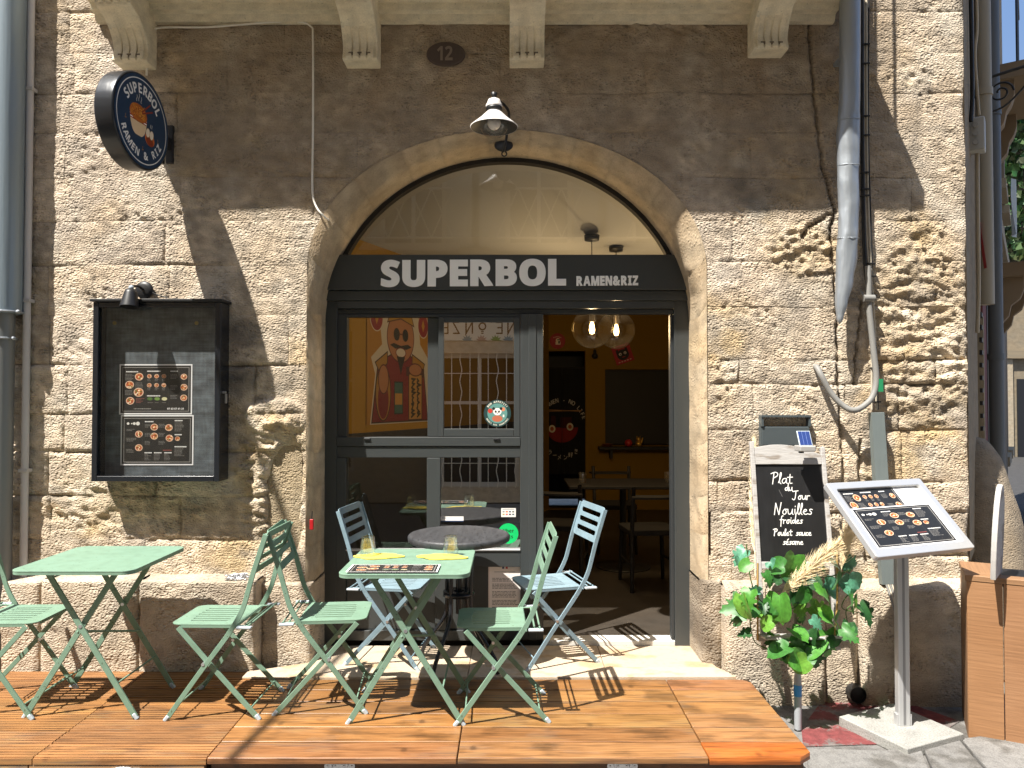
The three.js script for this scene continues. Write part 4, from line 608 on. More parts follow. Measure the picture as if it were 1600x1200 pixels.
// printed menus
function menuArt(kind) {
  return (g, w, h) => {
    g.fillStyle = '#e9e8e6'; g.fillRect(0, 0, w, h); g.fillStyle = '#22211f'; g.fillRect(w * 0.018, h * 0.026, w * 0.964, h * 0.948); g.strokeStyle = '#bdb9b2'; g.lineWidth = w * 0.005; g.strokeRect(w * 0.045, h * 0.065, w * 0.91, h * 0.87);
    const r = rng(kind + 3), dish = (x, y, a) => { g.fillStyle = '#d8b79a'; g.beginPath(); g.ellipse(x * w, y * h, a * w, a * w * 0.92, 0, 0, 7); g.fill(); g.fillStyle = '#b4552c'; g.beginPath(); g.ellipse(x * w, y * h, a * w * 0.8, a * w * 0.72, 0, 0, 7); g.fill(); for (let i = 0; i < 14; i++) { g.fillStyle = ['#e0b070', '#7a2d18', '#efe0c0', '#5a6a2a', '#c97a3a'][i % 5]; g.beginPath(); g.arc((x + (r() - 0.5) * a * 1.1) * w, (y + (r() - 0.5) * a * 1.1 * w / h) * h, a * w * 0.17, 0, 7); g.fill(); } };
    const lines = (x, y, n, l, c = '#8d8983') => { for (let i = 0; i < n; i++) { let p = x * w; const e = p + l * w * (0.6 + 0.4 * r()); g.fillStyle = c; while (p < e) { const k = w * (0.008 + 0.02 * r()); g.fillRect(p, (y + i * 0.027) * h, k, h * 0.008); p += k + w * 0.005; } } }, head = (x, y, l) => { g.fillStyle = '#e8e5df'; let p = x * w; while (p < (x + l) * w) { const k = w * (0.006 + 0.01 * r()); g.fillRect(p, y * h, k, h * 0.022); p += k + w * 0.003; } };
    const V2 = (x) => { g.fillStyle = '#4a4743'; g.fillRect(x * w, h * 0.12, w * 0.002, h * 0.7); };
    if (kind === 0) {
      head(0.09, 0.14, 0.16); head(0.38, 0.13, 0.18); head(0.70, 0.13, 0.10); V2(0.355); V2(0.675); dish(0.27, 0.25, 0.058); dish(0.14, 0.41, 0.06); dish(0.265, 0.56, 0.068); dish(0.15, 0.73, 0.058); lines(0.08, 0.20, 5, 0.12); lines(0.22, 0.37, 4, 0.11); lines(0.08, 0.52, 4, 0.1); lines(0.23, 0.68, 4, 0.1, '#a8645a');
      for (const [x, y] of [[0.41, 0.24], [0.51, 0.24], [0.61, 0.24], [0.41, 0.42], [0.51, 0.42], [0.61, 0.42]]) dish(x, y, 0.032); for (let i = 0; i < 3; i++) for (const y of [0.30, 0.48]) lines(0.385 + i * 0.1, y, 2, 0.05); head(0.38, 0.62, 0.17); for (let i = 0; i < 3; i++) { g.fillStyle = ['#4d6b35', '#6c8a45', '#c9c49a'][i]; g.beginPath(); g.ellipse((0.42 + i * 0.1) * w, 0.69 * h, 0.038 * w, 0.024 * w, 0, 0, 7); g.fill(); lines(0.39 + i * 0.1, 0.76, 1, 0.06); }
      dish(0.885, 0.25, 0.045); dish(0.885, 0.46, 0.05); dish(0.885, 0.67, 0.048); lines(0.70, 0.20, 4, 0.1); lines(0.70, 0.42, 4, 0.1); lines(0.70, 0.62, 3, 0.1); lines(0.2, 0.885, 1, 0.26, '#cfcac2'); g.fillStyle = '#f2efe9'; g.font = 'bold ' + Math.round(h * 0.05) + 'px sans-serif'; g.fillText('07 63 67 41 31', w * 0.66, h * 0.905);
    } else {
      g.fillStyle = '#dcd8d0'; g.font = 'bold ' + Math.round(h * 0.11) + 'px sans-serif'; for (const [x, a] of [[0.10, 0.018], [0.15, 0.01], [0.185, 0.02], [0.235, 0.026]]) { g.beginPath(); g.arc(x * w, 0.17 * h, a * w, 0, 7); g.fill(); } V2(0.30); V2(0.70); head(0.33, 0.12, 0.12); head(0.74, 0.10, 0.1); for (const [x, y] of [[0.46, 0.24], [0.66, 0.25], [0.46, 0.42], [0.67, 0.46], [0.25, 0.38], [0.25, 0.65]]) dish(x, y, 0.052); dish(0.78, 0.47, 0.034);
      lines(0.08, 0.28, 2, 0.1); lines(0.08, 0.46, 3, 0.13); lines(0.08, 0.68, 3, 0.1); for (const x of [0.33, 0.52]) for (const y of [0.18, 0.36, 0.52]) lines(x, y, 3, 0.08); lines(0.74, 0.15, 7, 0.13); head(0.74, 0.38, 0.09); head(0.74, 0.62, 0.15); lines(0.74, 0.67, 6, 0.12); for (const x of [0.33, 0.46, 0.60]) { head(x, 0.74, 0.1); lines(x, 0.78, 5, 0.08); } g.fillStyle = '#7d3f38'; g.fillRect(0.58 * w, 0.69 * h, 0.12 * w, 0.02 * h); lines(0.08, 0.94, 1, 0.8);
    }
  };
}
const menuA = ctex(1024, 724, menuArt(0)), menuB = ctex(1024, 724, menuArt(1));
// menu case with its lamp
{
  const Z1 = 4.16, c = W(245, 610, Z1), x0 = W(146, 610, Z1).x, x1 = W(345, 610, Z1).x, y0 = W(245, 752, Z1).y, y1 = W(245, 472, Z1).y, zb = ZW + 0.03, zf = -Z1;
  const k = thing('menu_case', 'black glazed menu case on the left pier of the wall', 'display case', [c.x, y0, zb]);
  const slate = ctex(512, 720, (g, w, h) => { const im = g.createImageData(w, h); for (let y = 0; y < h; y++) for (let x = 0; x < w; x++) { const a = 78 + 30 * fbm(x / 70, y / 40, 4, 601) + 16 * gn(x / 160, y / 5, 605) + 14 * gn(x / 9, y / 60, 607), o = (y * w + x) * 4; im.data[o] = a * 0.92; im.data[o + 1] = a; im.data[o + 2] = a * 1.04; im.data[o + 3] = 255; } g.putImageData(im, 0, 0); });
  const f = 0.03, back = part('back_panel', sheet(x1 - x0 - 0.02, y1 - y0 - 0.02).translate((x0 + x1) / 2, (y0 + y1) / 2, zb + 0.004), mat([1, 1, 1], { map: slate, roughness: 0.6 }), k);
  part('side', box(x0, x0 + 0.022, y0, y1, zb - 0.03, zf, 0.003), blackGloss, k); part('side', box(x1 - 0.022, x1, y0, y1, zb - 0.03, zf, 0.003), blackGloss, k); part('bottom', box(x0 + 0.0225, x1 - 0.0225, y0, y0 + 0.022, zb - 0.03, zf, 0.003), blackGloss, k); part('back_board', box(x0 + 0.0225, x1 - 0.0225, y0 + 0.0225, y1, zb - 0.03, zb), black, k);
  part('lid', box(x0 - 0.015, x1 + 0.012, y1 + 0.0005, y1 + 0.016, zb - 0.03, zf + 0.025, 0.003), black, k);
  const dr = (a, b, cc, d) => part('door_frame', box(a, b, cc, d, zf + 0.0005, zf + 0.013, 0.003), blackGloss, k); dr(x0, x0 + f, y0, y1 - 0.002); dr(x1 - f, x1, y0, y1 - 0.002); dr(x0 + f + 0.0005, x1 - f - 0.0005, y0, y0 + f); dr(x0 + f + 0.0005, x1 - f - 0.0005, y1 - f, y1 - 0.002);
  part('pane', new THREE.PlaneGeometry(x1 - x0 - 0.045, y1 - y0 - 0.045).translate((x0 + x1) / 2, (y0 + y1) / 2, zf - 0.006), glass, k);
  for (const px of [180, 308]) { const q = W(px, 505, -zb); part('screw', new THREE.CylinderGeometry(0.011, 0.011, 0.004, 16).rotateX(Math.PI / 2).translate(q.x, q.y, zb + 0.007), mat([0.25, 0.2, 0.08], { metalness: 0.8, roughness: 0.4 }), k); }
  const lk = W(349, 613, Z1 + 0.03); part('lock', bar(V(x1 - 0.002, lk.y, lk.z), V(x1 + 0.018, lk.y, lk.z), 0.007), steel, k); part('key', box(x1 + 0.012, x1 + 0.024, lk.y - 0.062, lk.y - 0.008, lk.z - 0.002, lk.z + 0.002, 0.001), steel, k);
  based(k, c.x, y0, zb);
  const ms = (px0, px1, py0, py1, t, label) => { const a = W(px0, py0, -zb - 0.006), b = W(px1, py1, -zb - 0.006); solo('menu_sheet', sheet(b.x - a.x, a.y - b.y).translate((a.x + b.x) / 2, (a.y + b.y) / 2, zb + 0.0065), mat([0.8, 0.8, 0.8], { map: t, roughness: 0.45 }), label, 'menu'); };
  ms(187, 300, 569, 647.5, menuA, 'upper dark menu sheet inside the wall case'); ms(189, 302, 648.5, 727, menuB, 'lower dark menu sheet inside the wall case');
  const b = W(228, 454, -ZW), l = thing('spot_lamp', 'small black spot lamp fixed above the menu case', 'lamp', [b.x, b.y, ZW]);
  part('base', lathe([[0, 0], [0.05, 0], [0.05, 0.012], [0.03, 0.022], [0, 0.023]], 28).rotateX(Math.PI / 2).translate(0, 0, 0.012), black, l); part('arm', tube([V(0, 0, 0.03), V(0, 0.012, 0.09), V(0, 0.0, 0.15), V(0, -0.02, 0.165)], 0.007, 20), black, l);
  part('shade', lathe([[0.048, -0.12], [0.05, -0.118], [0.034, -0.04], [0.028, -0.02], [0, -0.014]], 32).rotateX(-0.15).translate(0, 0, 0.165), black, l); part('joint', new THREE.SphereGeometry(0.014, 14, 10).translate(0, -0.008, 0.165), capMat, l);
  part('flex', tube([V(0.04, -0.012, 0.022), V(0.08, -0.028, 0.02), V(0.14, -0.045, 0.022)], 0.003, 16, 6), black, l);
}
// pipes at the left
{
  const d = thing('drainpipe', 'thick blue-grey drainpipe at the far left edge of the front', 'drainpipe', [-2.86, -0.19, -4.19]), m = mat([0.24, 0.30, 0.345], { roughness: 0.45, metalness: 0.3, bumpMap: scuff, bumpScale: 0.002 }), yj = W(10, 490, 4.19).y + 0.19;
  part('upper_pipe', new THREE.CylinderGeometry(0.088, 0.085, 6 - yj, 32).translate(0, (6 + yj) / 2, 0), m, d); part('lower_pipe', new THREE.CylinderGeometry(0.062, 0.062, yj + 0.03, 28).translate(-0.012, yj / 2, 0), mat([0.20, 0.21, 0.205], { roughness: 0.5, metalness: 0.4 }), d);
  for (const [py, rr] of [[488, 0.09], [529, 0.068]]) part('clamp', [new THREE.TorusGeometry(rr, 0.006, 8, 32).rotateX(Math.PI / 2).translate(py > 500 ? -0.012 : 0, W(10, py, 4.19).y + 0.19, 0), new THREE.SphereGeometry(0.012, 10, 8).translate(rr + 0.005, W(10, py, 4.19).y + 0.19, 0.03)], zinc, d);
  const p = thing('conduit', 'thin white conduit pipe beside the thick drainpipe', 'pipe', [-2.772, -0.05, ZW + 0.032]); part('pipe', new THREE.CylinderGeometry(0.02, 0.02, 6, 16).translate(0, 3, 0), mat([0.55, 0.53, 0.52], { roughness: 0.5 }), p);
  for (const py of [140, 470, 735]) part('clip', box(-0.026, 0.026, W(40, py, 4.25).y + 0.04, W(40, py, 4.25).y + 0.06, -0.03, 0.023, 0.003), mat([0.5, 0.48, 0.46]), p);
}
// dented zinc downpipe, cables, hose and post on the right pier
{
  const Z = 4.16, K = [[-60, 1328, 15.5, 15.5], [60, 1328, 15.5, 15.5], [150, 1327.5, 15.5, 15.5], [185, 1326, 16, 15], [215, 1325, 17, 13], [260, 1325.5, 16.5, 12], [310, 1326, 16, 12], [360, 1325, 16, 12], [400, 1323, 15.5, 12], [440, 1319, 13, 11], [475, 1315, 9, 9], [500, 1312.5, 4.5, 6], [506, 1312, 1, 1]], n = 32, pos = [], uv = [], idx = [];
  const s = F / Z, c0 = W(1326, 250, Z), d = thing('downpipe', 'dented zinc downpipe with its squashed lower end torn off above the post', 'drainpipe', [c0.x, 1.9, -Z]);
  const curve = (y, k) => { for (let i = 1; i < K.length; i++) if (y <= K[i][0]) { const f = (y - K[i - 1][0]) / (K[i][0] - K[i - 1][0]), e = f * f * (3 - 2 * f); return lerp(K[i - 1][k], K[i][k], e); } return K[K.length - 1][k]; };
  const M = 150; for (let j = 0; j <= M; j++) { const py = lerp(-60, 506, j / M), cx = curve(py, 1), rx = curve(py, 2) / s, rz = curve(py, 3) / s, w = W(cx, py, Z); for (let i = 0; i <= n; i++) { const a = 2 * Math.PI * i / n, dent = 1 + (py > 180 ? 0.14 * gn(Math.cos(a) * 1.6 + 5, py / 60, 701) + 0.07 * gn(Math.sin(a) * 3, py / 22, 703) : 0.02 * gn(Math.cos(a) * 2, py / 40, 705)); pos.push(w.x - c0.x + Math.cos(a) * rx * dent, w.y - 1.9, Math.sin(a) * rz * dent); uv.push(i / n * 0.4, py / 250); } }
  for (let j = 0; j < M; j++) for (let i = 0; i < n; i++) { const q = j * (n + 1) + i; idx.push(q, q + 1, q + n + 1, q + 1, q + n + 2, q + n + 1); }
  const g = new THREE.BufferGeometry(); g.setAttribute('position', new THREE.Float32BufferAttribute(pos, 3)); g.setAttribute('uv', new THREE.Float32BufferAttribute(uv, 2)); g.setIndex(idx); g.computeVertexNormals(); part('pipe', g, zinc, d);
  for (const py of [188, 258, 372]) { const w = W(curve(py, 1), py, Z); part('seam', new THREE.TorusGeometry(1, 0.025, 6, 32).rotateX(Math.PI / 2 + 0.05).scale(curve(py, 2) / s * 1.03, 0.12, curve(py, 3) / s * 1.05).translate(w.x - c0.x, w.y - 1.9, 0), zinc, d); }
  part('bracket', box(-0.03, 0.03, W(1328, 90, Z).y - 1.9, W(1328, 90, Z).y - 1.88, -0.12, -0.03), zinc, d);
  const cz = -ZW - 0.03, line = (q, r, m, Zc = cz) => tube(q.map(([a, b, dz = 0]) => W(a, b, Zc - dz)), r, 80, 7), grey = mat([0.22, 0.215, 0.2], { roughness: 0.6 }), pale = mat([0.5, 0.44, 0.34], { roughness: 0.6 });
  const cb = thing('cable_bundle', 'bundle of black and beige cables tied beside the zinc downpipe', 'cables', [W(1350, 300, cz).x, 1.5, -cz]);
  part('cable', line([[1347, -60], [1347, 100], [1348, 260], [1351, 400], [1356, 450]], 0.011, 0), black, cb); part('cable', line([[1354, -60], [1354, 120], [1356, 300], [1361, 420], [1367, 520], [1369, 610], [1370, 640]], 0.006, 0), pale, cb); part('cable', line([[1351, -60], [1350, 150], [1351, 300], [1357, 420], [1361, 500], [1362, 560], [1362, 640]], 0.006, 0, cz + 0.005), pale, cb); part('cable', line([[1358, -60], [1357, 200], [1362, 380], [1364, 460], [1370, 560], [1372, 640]], 0.004, 0), black, cb);
  for (const py of [70, 100, 182, 212, 270, 296, 306, 412, 432, 462, 575, 628]) { const w = W(py > 400 ? 1360 + (py - 400) * 0.04 : 1352, py, cz); part('cable_tie', box(w.x - 0.024, w.x + 0.022, w.y - 0.004, w.y + 0.004, w.z - 0.014, w.z + 0.016, 0.002), black, cb); }
  based(cb, W(1350, 300, cz).x, 1.5, -cz);
  solo('hose', [tube([[1356, 416, 0.01], [1357, 440, 0.02], [1358, 480, 0.03], [1364, 540, 0.04], [1369, 590, 0.05], [1364, 618, 0.06], [1350, 634, 0.07], [1333, 641, 0.08], [1315, 632, 0.06], [1297, 612, 0.04], [1284, 588, 0.03], [1277, 575, 0], [1274, 573, -0.04]].map(([a, b, dz]) => W(a, b, cz - dz)), 0.0165, 120, 12), bar(W(1345, 456, cz - 0.02), W(1354, 470, cz - 0.05), 0.006), bar(W(1349, 466, cz - 0.04), W(1366, 466, cz - 0.04), 0.02, 0.02)], grey, 'thick grey hose looping down from the cables into the wall', 'hose');
  const pm = mat([0.17, 0.20, 0.195], { roughness: 0.6, metalness: 0.2, bumpMap: scuff, bumpScale: 0.003 }), a = W(1369, 645, 4.2), b = W(1386, 912, 4.16), wv = 0.036, ps = thing('cable_post', 'grey-green steel cable guard running down the wall behind the menu stand', 'cable guard', [b.x, b.y, b.z]), L = a.distanceTo(b);
  const gs = new THREE.Shape([[-wv, -0.02], [-wv, 0.02], [-0.012, 0.045], [0.02, 0.045], [wv, 0.02], [wv, -0.02]].map((p) => new THREE.Vector2(...p))), gg = extr(gs, L, 0.002).rotateX(-Math.PI / 2); gg.applyQuaternion(new THREE.Quaternion().setFromUnitVectors(V(0, 1, 0), a.clone().sub(b).normalize())); part('guard', boxUV(gg, 1), pm, ps);
  for (let i = 0; i < 4; i++) part('cable', tube([V(-0.015 + i * 0.011, 0, 0.02), V(0.0 + i * 0.012, -0.1, 0.06), V(0.03 + i * 0.013, -0.28, 0.065), V(0.05 + i * 0.013, -0.62, 0.06)], 0.005, 30, 6), i & 1 ? pale : grey, ps);
  const gt = W(1375, 602, cz - 0.06); solo('tape_flag', box(-0.017, 0.017, -0.036, 0.036, -0.001, 0.001).rotateY(0.3).translate(gt.x + 0.004, gt.y, gt.z), mat([0.02, 0.32, 0.12], { roughness: 0.6 }), 'small bright green tape tag on the cables', 'tape');
  const sp = W(1362, 645, cz); // letter box behind the chalkboard
  const l0 = W(1190, 652, 4.23), l1 = W(1268, 760, 4.23), mb = thing('letter_box', 'dark grey letter box with an open top slot behind the chalkboard', 'letter box', [(l0.x + l1.x) / 2, l1.y, ZW]), bw = (l1.x - l0.x) / 2, bh = l0.y - l1.y, lm = mat([0.07, 0.085, 0.09], { roughness: 0.45 });
  part('case', [box(-bw, bw, 0, bh - 0.052, -0.05, 0.03, 0.003), box(-bw, -bw + 0.012, bh - 0.0515, bh, -0.05, 0.05), box(bw - 0.012, bw, bh - 0.0515, bh, -0.05, 0.05), box(-bw, bw, bh + 0.0005, bh + 0.012, -0.05, 0.055)], lm, mb); part('slot', box(-bw + 0.0125, bw - 0.0125, bh - 0.0515, bh, -0.05, -0.02), black, mb); part('flap', box(-bw + 0.004, bw - 0.004, bh - 0.16, bh - 0.054, 0.032, 0.042, 0.004), lm, mb);
  // little red key tag at the left jamb
  const rk = W(487, 818, 4.27), kt = thing('key_tag', 'small red tag hanging on the left jamb of the opening', 'tag', [rk.x, rk.y, rk.z]); part('tag', box(-0.011, 0.011, -0.035, 0.025, -0.006, 0.006, 0.004), mat([0.4, 0.012, 0.015], { roughness: 0.35 }), kt); part('string', bar(V(0, 0.024, 0), V(0.002, 0.07, -0.004), 0.003), black, kt);
  // tangle of wire on the plinth ledge
  const r = rng(77), w0 = W(372, 902, 4.2), q = []; for (let i = 0; i < 70; i++) q.push(V(w0.x + (r() - 0.5) * 0.17 * (1 - 0.3 * r()), w0.y - 0.012 + r() * 0.03, w0.z + (r() - 0.5) * 0.09)); solo('wire_tangle', tube(q, 0.0022, 420, 5), steel, 'tangle of thin steel wire lying on the left plinth ledge', 'wire');
}
// ---------------------------------------------------------------- ground, deck
const GYD = -0.19;
{
  struct('alley_paving', boxUV(box(2.7, 40, GYD - 0.1, GYD - 0.004, -60, -4.6), 1), mat([0.05, 0.048, 0.048], { map: speckle, bumpMap: speckBump, bumpScale: 0.01, roughness: 0.8 }));
  struct('street', boxUV(new THREE.PlaneGeometry(160, 160).rotateX(-Math.PI / 2).translate(0, GYD - 0.02, -20), 1), mat([0.34, 0.31, 0.26], { map: speckle, bumpMap: speckBump, bumpScale: 0.01, roughness: 0.95 }));
  const pv = new THREE.Group(); pv.name = 'pavement'; pv.userData.kind = 'structure'; scene.add(pv);
  const asp = part('asphalt', boxUV(new THREE.BoxGeometry(5.2, 0.08, 2.6).translate(0.6, GYD - 0.04, -3.0), 1), asphaltMat, pv);
  // patch of worn red paint
  const rs = new THREE.Shape(), a = [[1290, 1088], [1410, 1096], [1500, 1128], [1460, 1152], [1400, 1163], [1255, 1168], [1252, 1140]].map(([x, y]) => G(x, y, GYD)); a.forEach((p, i) => rs[i ? 'lineTo' : 'moveTo'](p.x, -p.z));
  const redT = dtex(512, 512, (u, v) => { const w = sm(fbm(u * 6, v * 6, 4, 801, 6) + 0.35 * gn(u * 60, v * 60, 805, 60), 0.0, 0.4), k = 0.8 + 0.4 * fbm(u * 20, v * 20, 3, 807, 20); return [lerp(0.20, 0.17, w) * k, lerp(0.045, 0.15, w) * k, lerp(0.045, 0.14, w) * k]; });
  const rp = part('painted_patch', boxUV(new THREE.ShapeGeometry(rs).rotateX(-Math.PI / 2).translate(0, GYD + 0.004, 0), 1.3), mat([1, 1, 1], { map: redT, bumpMap: speckBump, bumpScale: 0.004, roughness: 0.85 }), pv, 'worn red painted strip at the wall foot');
  // grey kerb slabs in the front right corner
  const slab = (pts, id) => { const s = new THREE.Shape(); pts.map(([x, y]) => G(x, y, GYD)).forEach((p, i) => s[i ? 'lineTo' : 'moveTo'](p.x, -p.z)); const k = 0.19 + 0.06 * h01(id, 2, 5); const g = boxUV(new THREE.ExtrudeGeometry(s, { depth: 0.05, bevelEnabled: true, bevelSize: 0.006, bevelOffset: -0.010, bevelThickness: 0.008, bevelSegments: 2 }).rotateX(-Math.PI / 2).translate(0, GYD - 0.038 + 0.002 * id, 0), 1); part('paving_slab', paint(g, k, k * 0.97, k * 0.92), slabMat, pv); };
  slab([[1500, 1160], [1572, 1150], [1660, 1166], [1700, 1230], [1560, 1230]], 1); slab([[1440, 1172], [1498, 1160], [1556, 1232], [1470, 1240]], 2); slab([[1260, 1176], [1380, 1180], [1438, 1173], [1466, 1240], [1262, 1240]], 3); slab([[1574, 1149], [1800, 1130], [1800, 1190], [1664, 1166]], 4);
}
{
  const dk = thing('wooden_terrace', 'orange wooden terrace deck along the front with metal lifting handles', 'deck', [0, GYD, -3.6]), r = rng(21);
  const xs = [-3.5, -2.01, -1.28, -0.23, 0.826, 1.27], zf = 3.152, OY = -GYD, OZ = 3.6;
  const ribbed = (w, t) => { const s = new THREE.Shape(), n = 5; s.moveTo(0, -t); s.lineTo(w, -t); s.lineTo(w, -0.004); for (let i = 0; i < n * 2; i++) { const a = w * (1 - (i + 0.5) / (n * 2)), y = i & 1 ? 0 : -0.005, e = w / n * (i & 1 ? 0.34 : 0.13); s.lineTo(a + e, y); s.lineTo(a - e, y); } s.lineTo(0, -0.004); s.closePath(); return s; };
  for (let k = 0; k < xs.length - 1; k++) {
    const left = k < 2, zend = left ? 4.145 : 4.03, n = left ? 8 : 6, w = (zend - zf) / n;
    for (let i = 0; i < n; i++) {
      let x0 = xs[k] + 0.0022, x1 = xs[k + 1] - 0.0022; const z0 = -(zf + w * i) - (i ? 0.0042 : 0), z1 = -(zf + w * (i + 1)) + 0.0042, dy = (r() - 0.5) * 0.002; let g;
      if (left) g = extr(ribbed(z0 - z1, 0.028), x1 - x0).rotateY(-Math.PI / 2).translate(x1, dy, z1);
      else if (k === 4 && i === 0) { const s = new THREE.Shape([[x0, -z0], [x1 - 0.06, -z0], [x1 + 0.0, -z0 + 0.05], [x1 + 0.0, -z1], [x0, -z1]].map((p) => new THREE.Vector2(p[0], p[1]))); g = extr(s, 0.028, 0.0015).rotateX(Math.PI / 2).scale(1, 1, -1).translate(0, dy, 0); g = toCreasedNormals(g, 0.5); const ix = g.attributes.position; }
      else g = box(x0, x1 + (k === 4 ? 0.002 : 0), -0.028 + dy, dy, z1, z0, 0.005);
      g = boxUV(g, 0.55, [r() * 5, r() * 5]); const lum = (left ? 0.95 : 0.94) + 0.36 * (r() - 0.5), fresh = k === 4 && i === 0; const hueS = left ? 0.97 : 1 + 0.15 * (r() - 0.5);
      paint(g, fresh ? 1.35 : lum, fresh ? 0.8 : lum * hueS, fresh ? 0.45 : lum * (left ? 0.85 : 1) * (0.9 + 0.3 * r())); part('deck_board', g.translate(0, OY, OZ), left ? ribMat : deckMat, dk);
    }
  }
  // fascia, bearers and handles
  const fa = (x0, x1, y0, y1, z, c) => part('fascia_board', paint(boxUV(box(x0, x1, y0, y1, z - 0.022, z, 0.003), 0.55, [r() * 4, r() * 4]), ...c).translate(0, OY, OZ), deckMat, dk);
  const W1 = [1.1, 1.3, 1.8], D1 = [0.42, 0.36, 0.34]; fa(-3.5, -2.03, -0.075, -0.031, -zf - 0.004, W1); fa(-2.026, -1.29, -0.075, -0.031, -zf - 0.004, W1); fa(-3.5, -2.05, -0.165, -0.084, -zf - 0.004, W1); fa(-2.03, -1.86, -0.165, -0.084, -zf - 0.004, W1);
  fa(-1.28, 1.24, -0.078, -0.032, -zf - 0.05, D1); for (const x of [-1.2, -0.32, -0.13, 0.78, 1.14]) part('leg', boxUV(box(x - 0.025, x + 0.025, -0.19, -0.033, -zf - 0.14, -zf - 0.09, 0.003).translate(0, OY, OZ), 0.5), zinc, dk);
  part('bearer', paint(boxUV(box(-3.5, 1.22, -0.12, -0.032, -4.0, -3.95).translate(0, OY, OZ), 0.5), 0.5, 0.45, 0.4), deckMat, dk);
  const hd = (px, dz) => { const x = W(px, 1188, zf).x, y = -0.056, z = -zf - dz + 0.004; const h = part('handle', [extr(rrect(0.13, 0.03, 0.014), 0.004, 0.001).translate(x, y, z), ...[-1, 1].map((s) => bar(V(x + s * 0.032, y + 0.004, z + 0.004), V(x + s * 0.032, y + 0.004, z + 0.02), 0.006)), ...[-0.052, -0.018, 0.018, 0.052].map((d) => new THREE.SphereGeometry(0.005, 10, 8).scale(1, 1, 0.5).translate(x + d, y, z + 0.005))].map((g) => g.translate(0, OY, OZ)), steel, dk); part('grip', tube([V(x - 0.032, y + 0.004, z + 0.02), V(x - 0.030, y + 0.022, z + 0.024), V(x + 0.030, y + 0.022, z + 0.024), V(x + 0.032, y + 0.004, z + 0.02)].map((p) => p.add(V(0, OY, OZ))), 0.006, 24, 8, 'catmullrom'), steel, h); };
  hd(197, 0.006); hd(527, 0.052); hd(975, 0.052);
}
// pale stone slabs in the opening
{
  const st = thing('doorstep', 'pale limestone slabs in front of the shop door', 'doorstep', [0, -0.05, -4.3]);
  const zs = -4.038, sl = (pts, id) => { const s = new THREE.Shape(pts.map((p) => new THREE.Vector2(p[0], -p[1]))), g = boxUV(extr(s, 0.06, 0.004).rotateX(-Math.PI / 2).translate(0, -0.056 + 0.0012 * id, 0), 1, [id * 0.3, 0.2]); const k = 0.9 + 0.1 * h01(id, 7, 7); paint(g, 0.52 * k, 0.415 * k, 0.305 * k); part('slab', g.translate(0, 0.05, 4.3), limeMat, st); };
  const xl = G(392, 1046, 0).x, xr = G(1148, 1058, 0).x;
  sl([[xl, zs], [-0.24, zs], [-0.24, -4.55], [-1.15, -4.55], [-1.15, -4.26], [xl, -4.12]], 1); sl([[-0.237, zs], [0.515, zs], [0.515, -4.55], [-0.237, -4.55]], 2); sl([[0.518, zs], [xr, zs], [xr - 0.06, -4.18], [0.518, -4.18]], 3); sl([[0.518, -4.183], [xr - 0.06, -4.183], [1.09, -4.55], [0.518, -4.55]], 0);
}
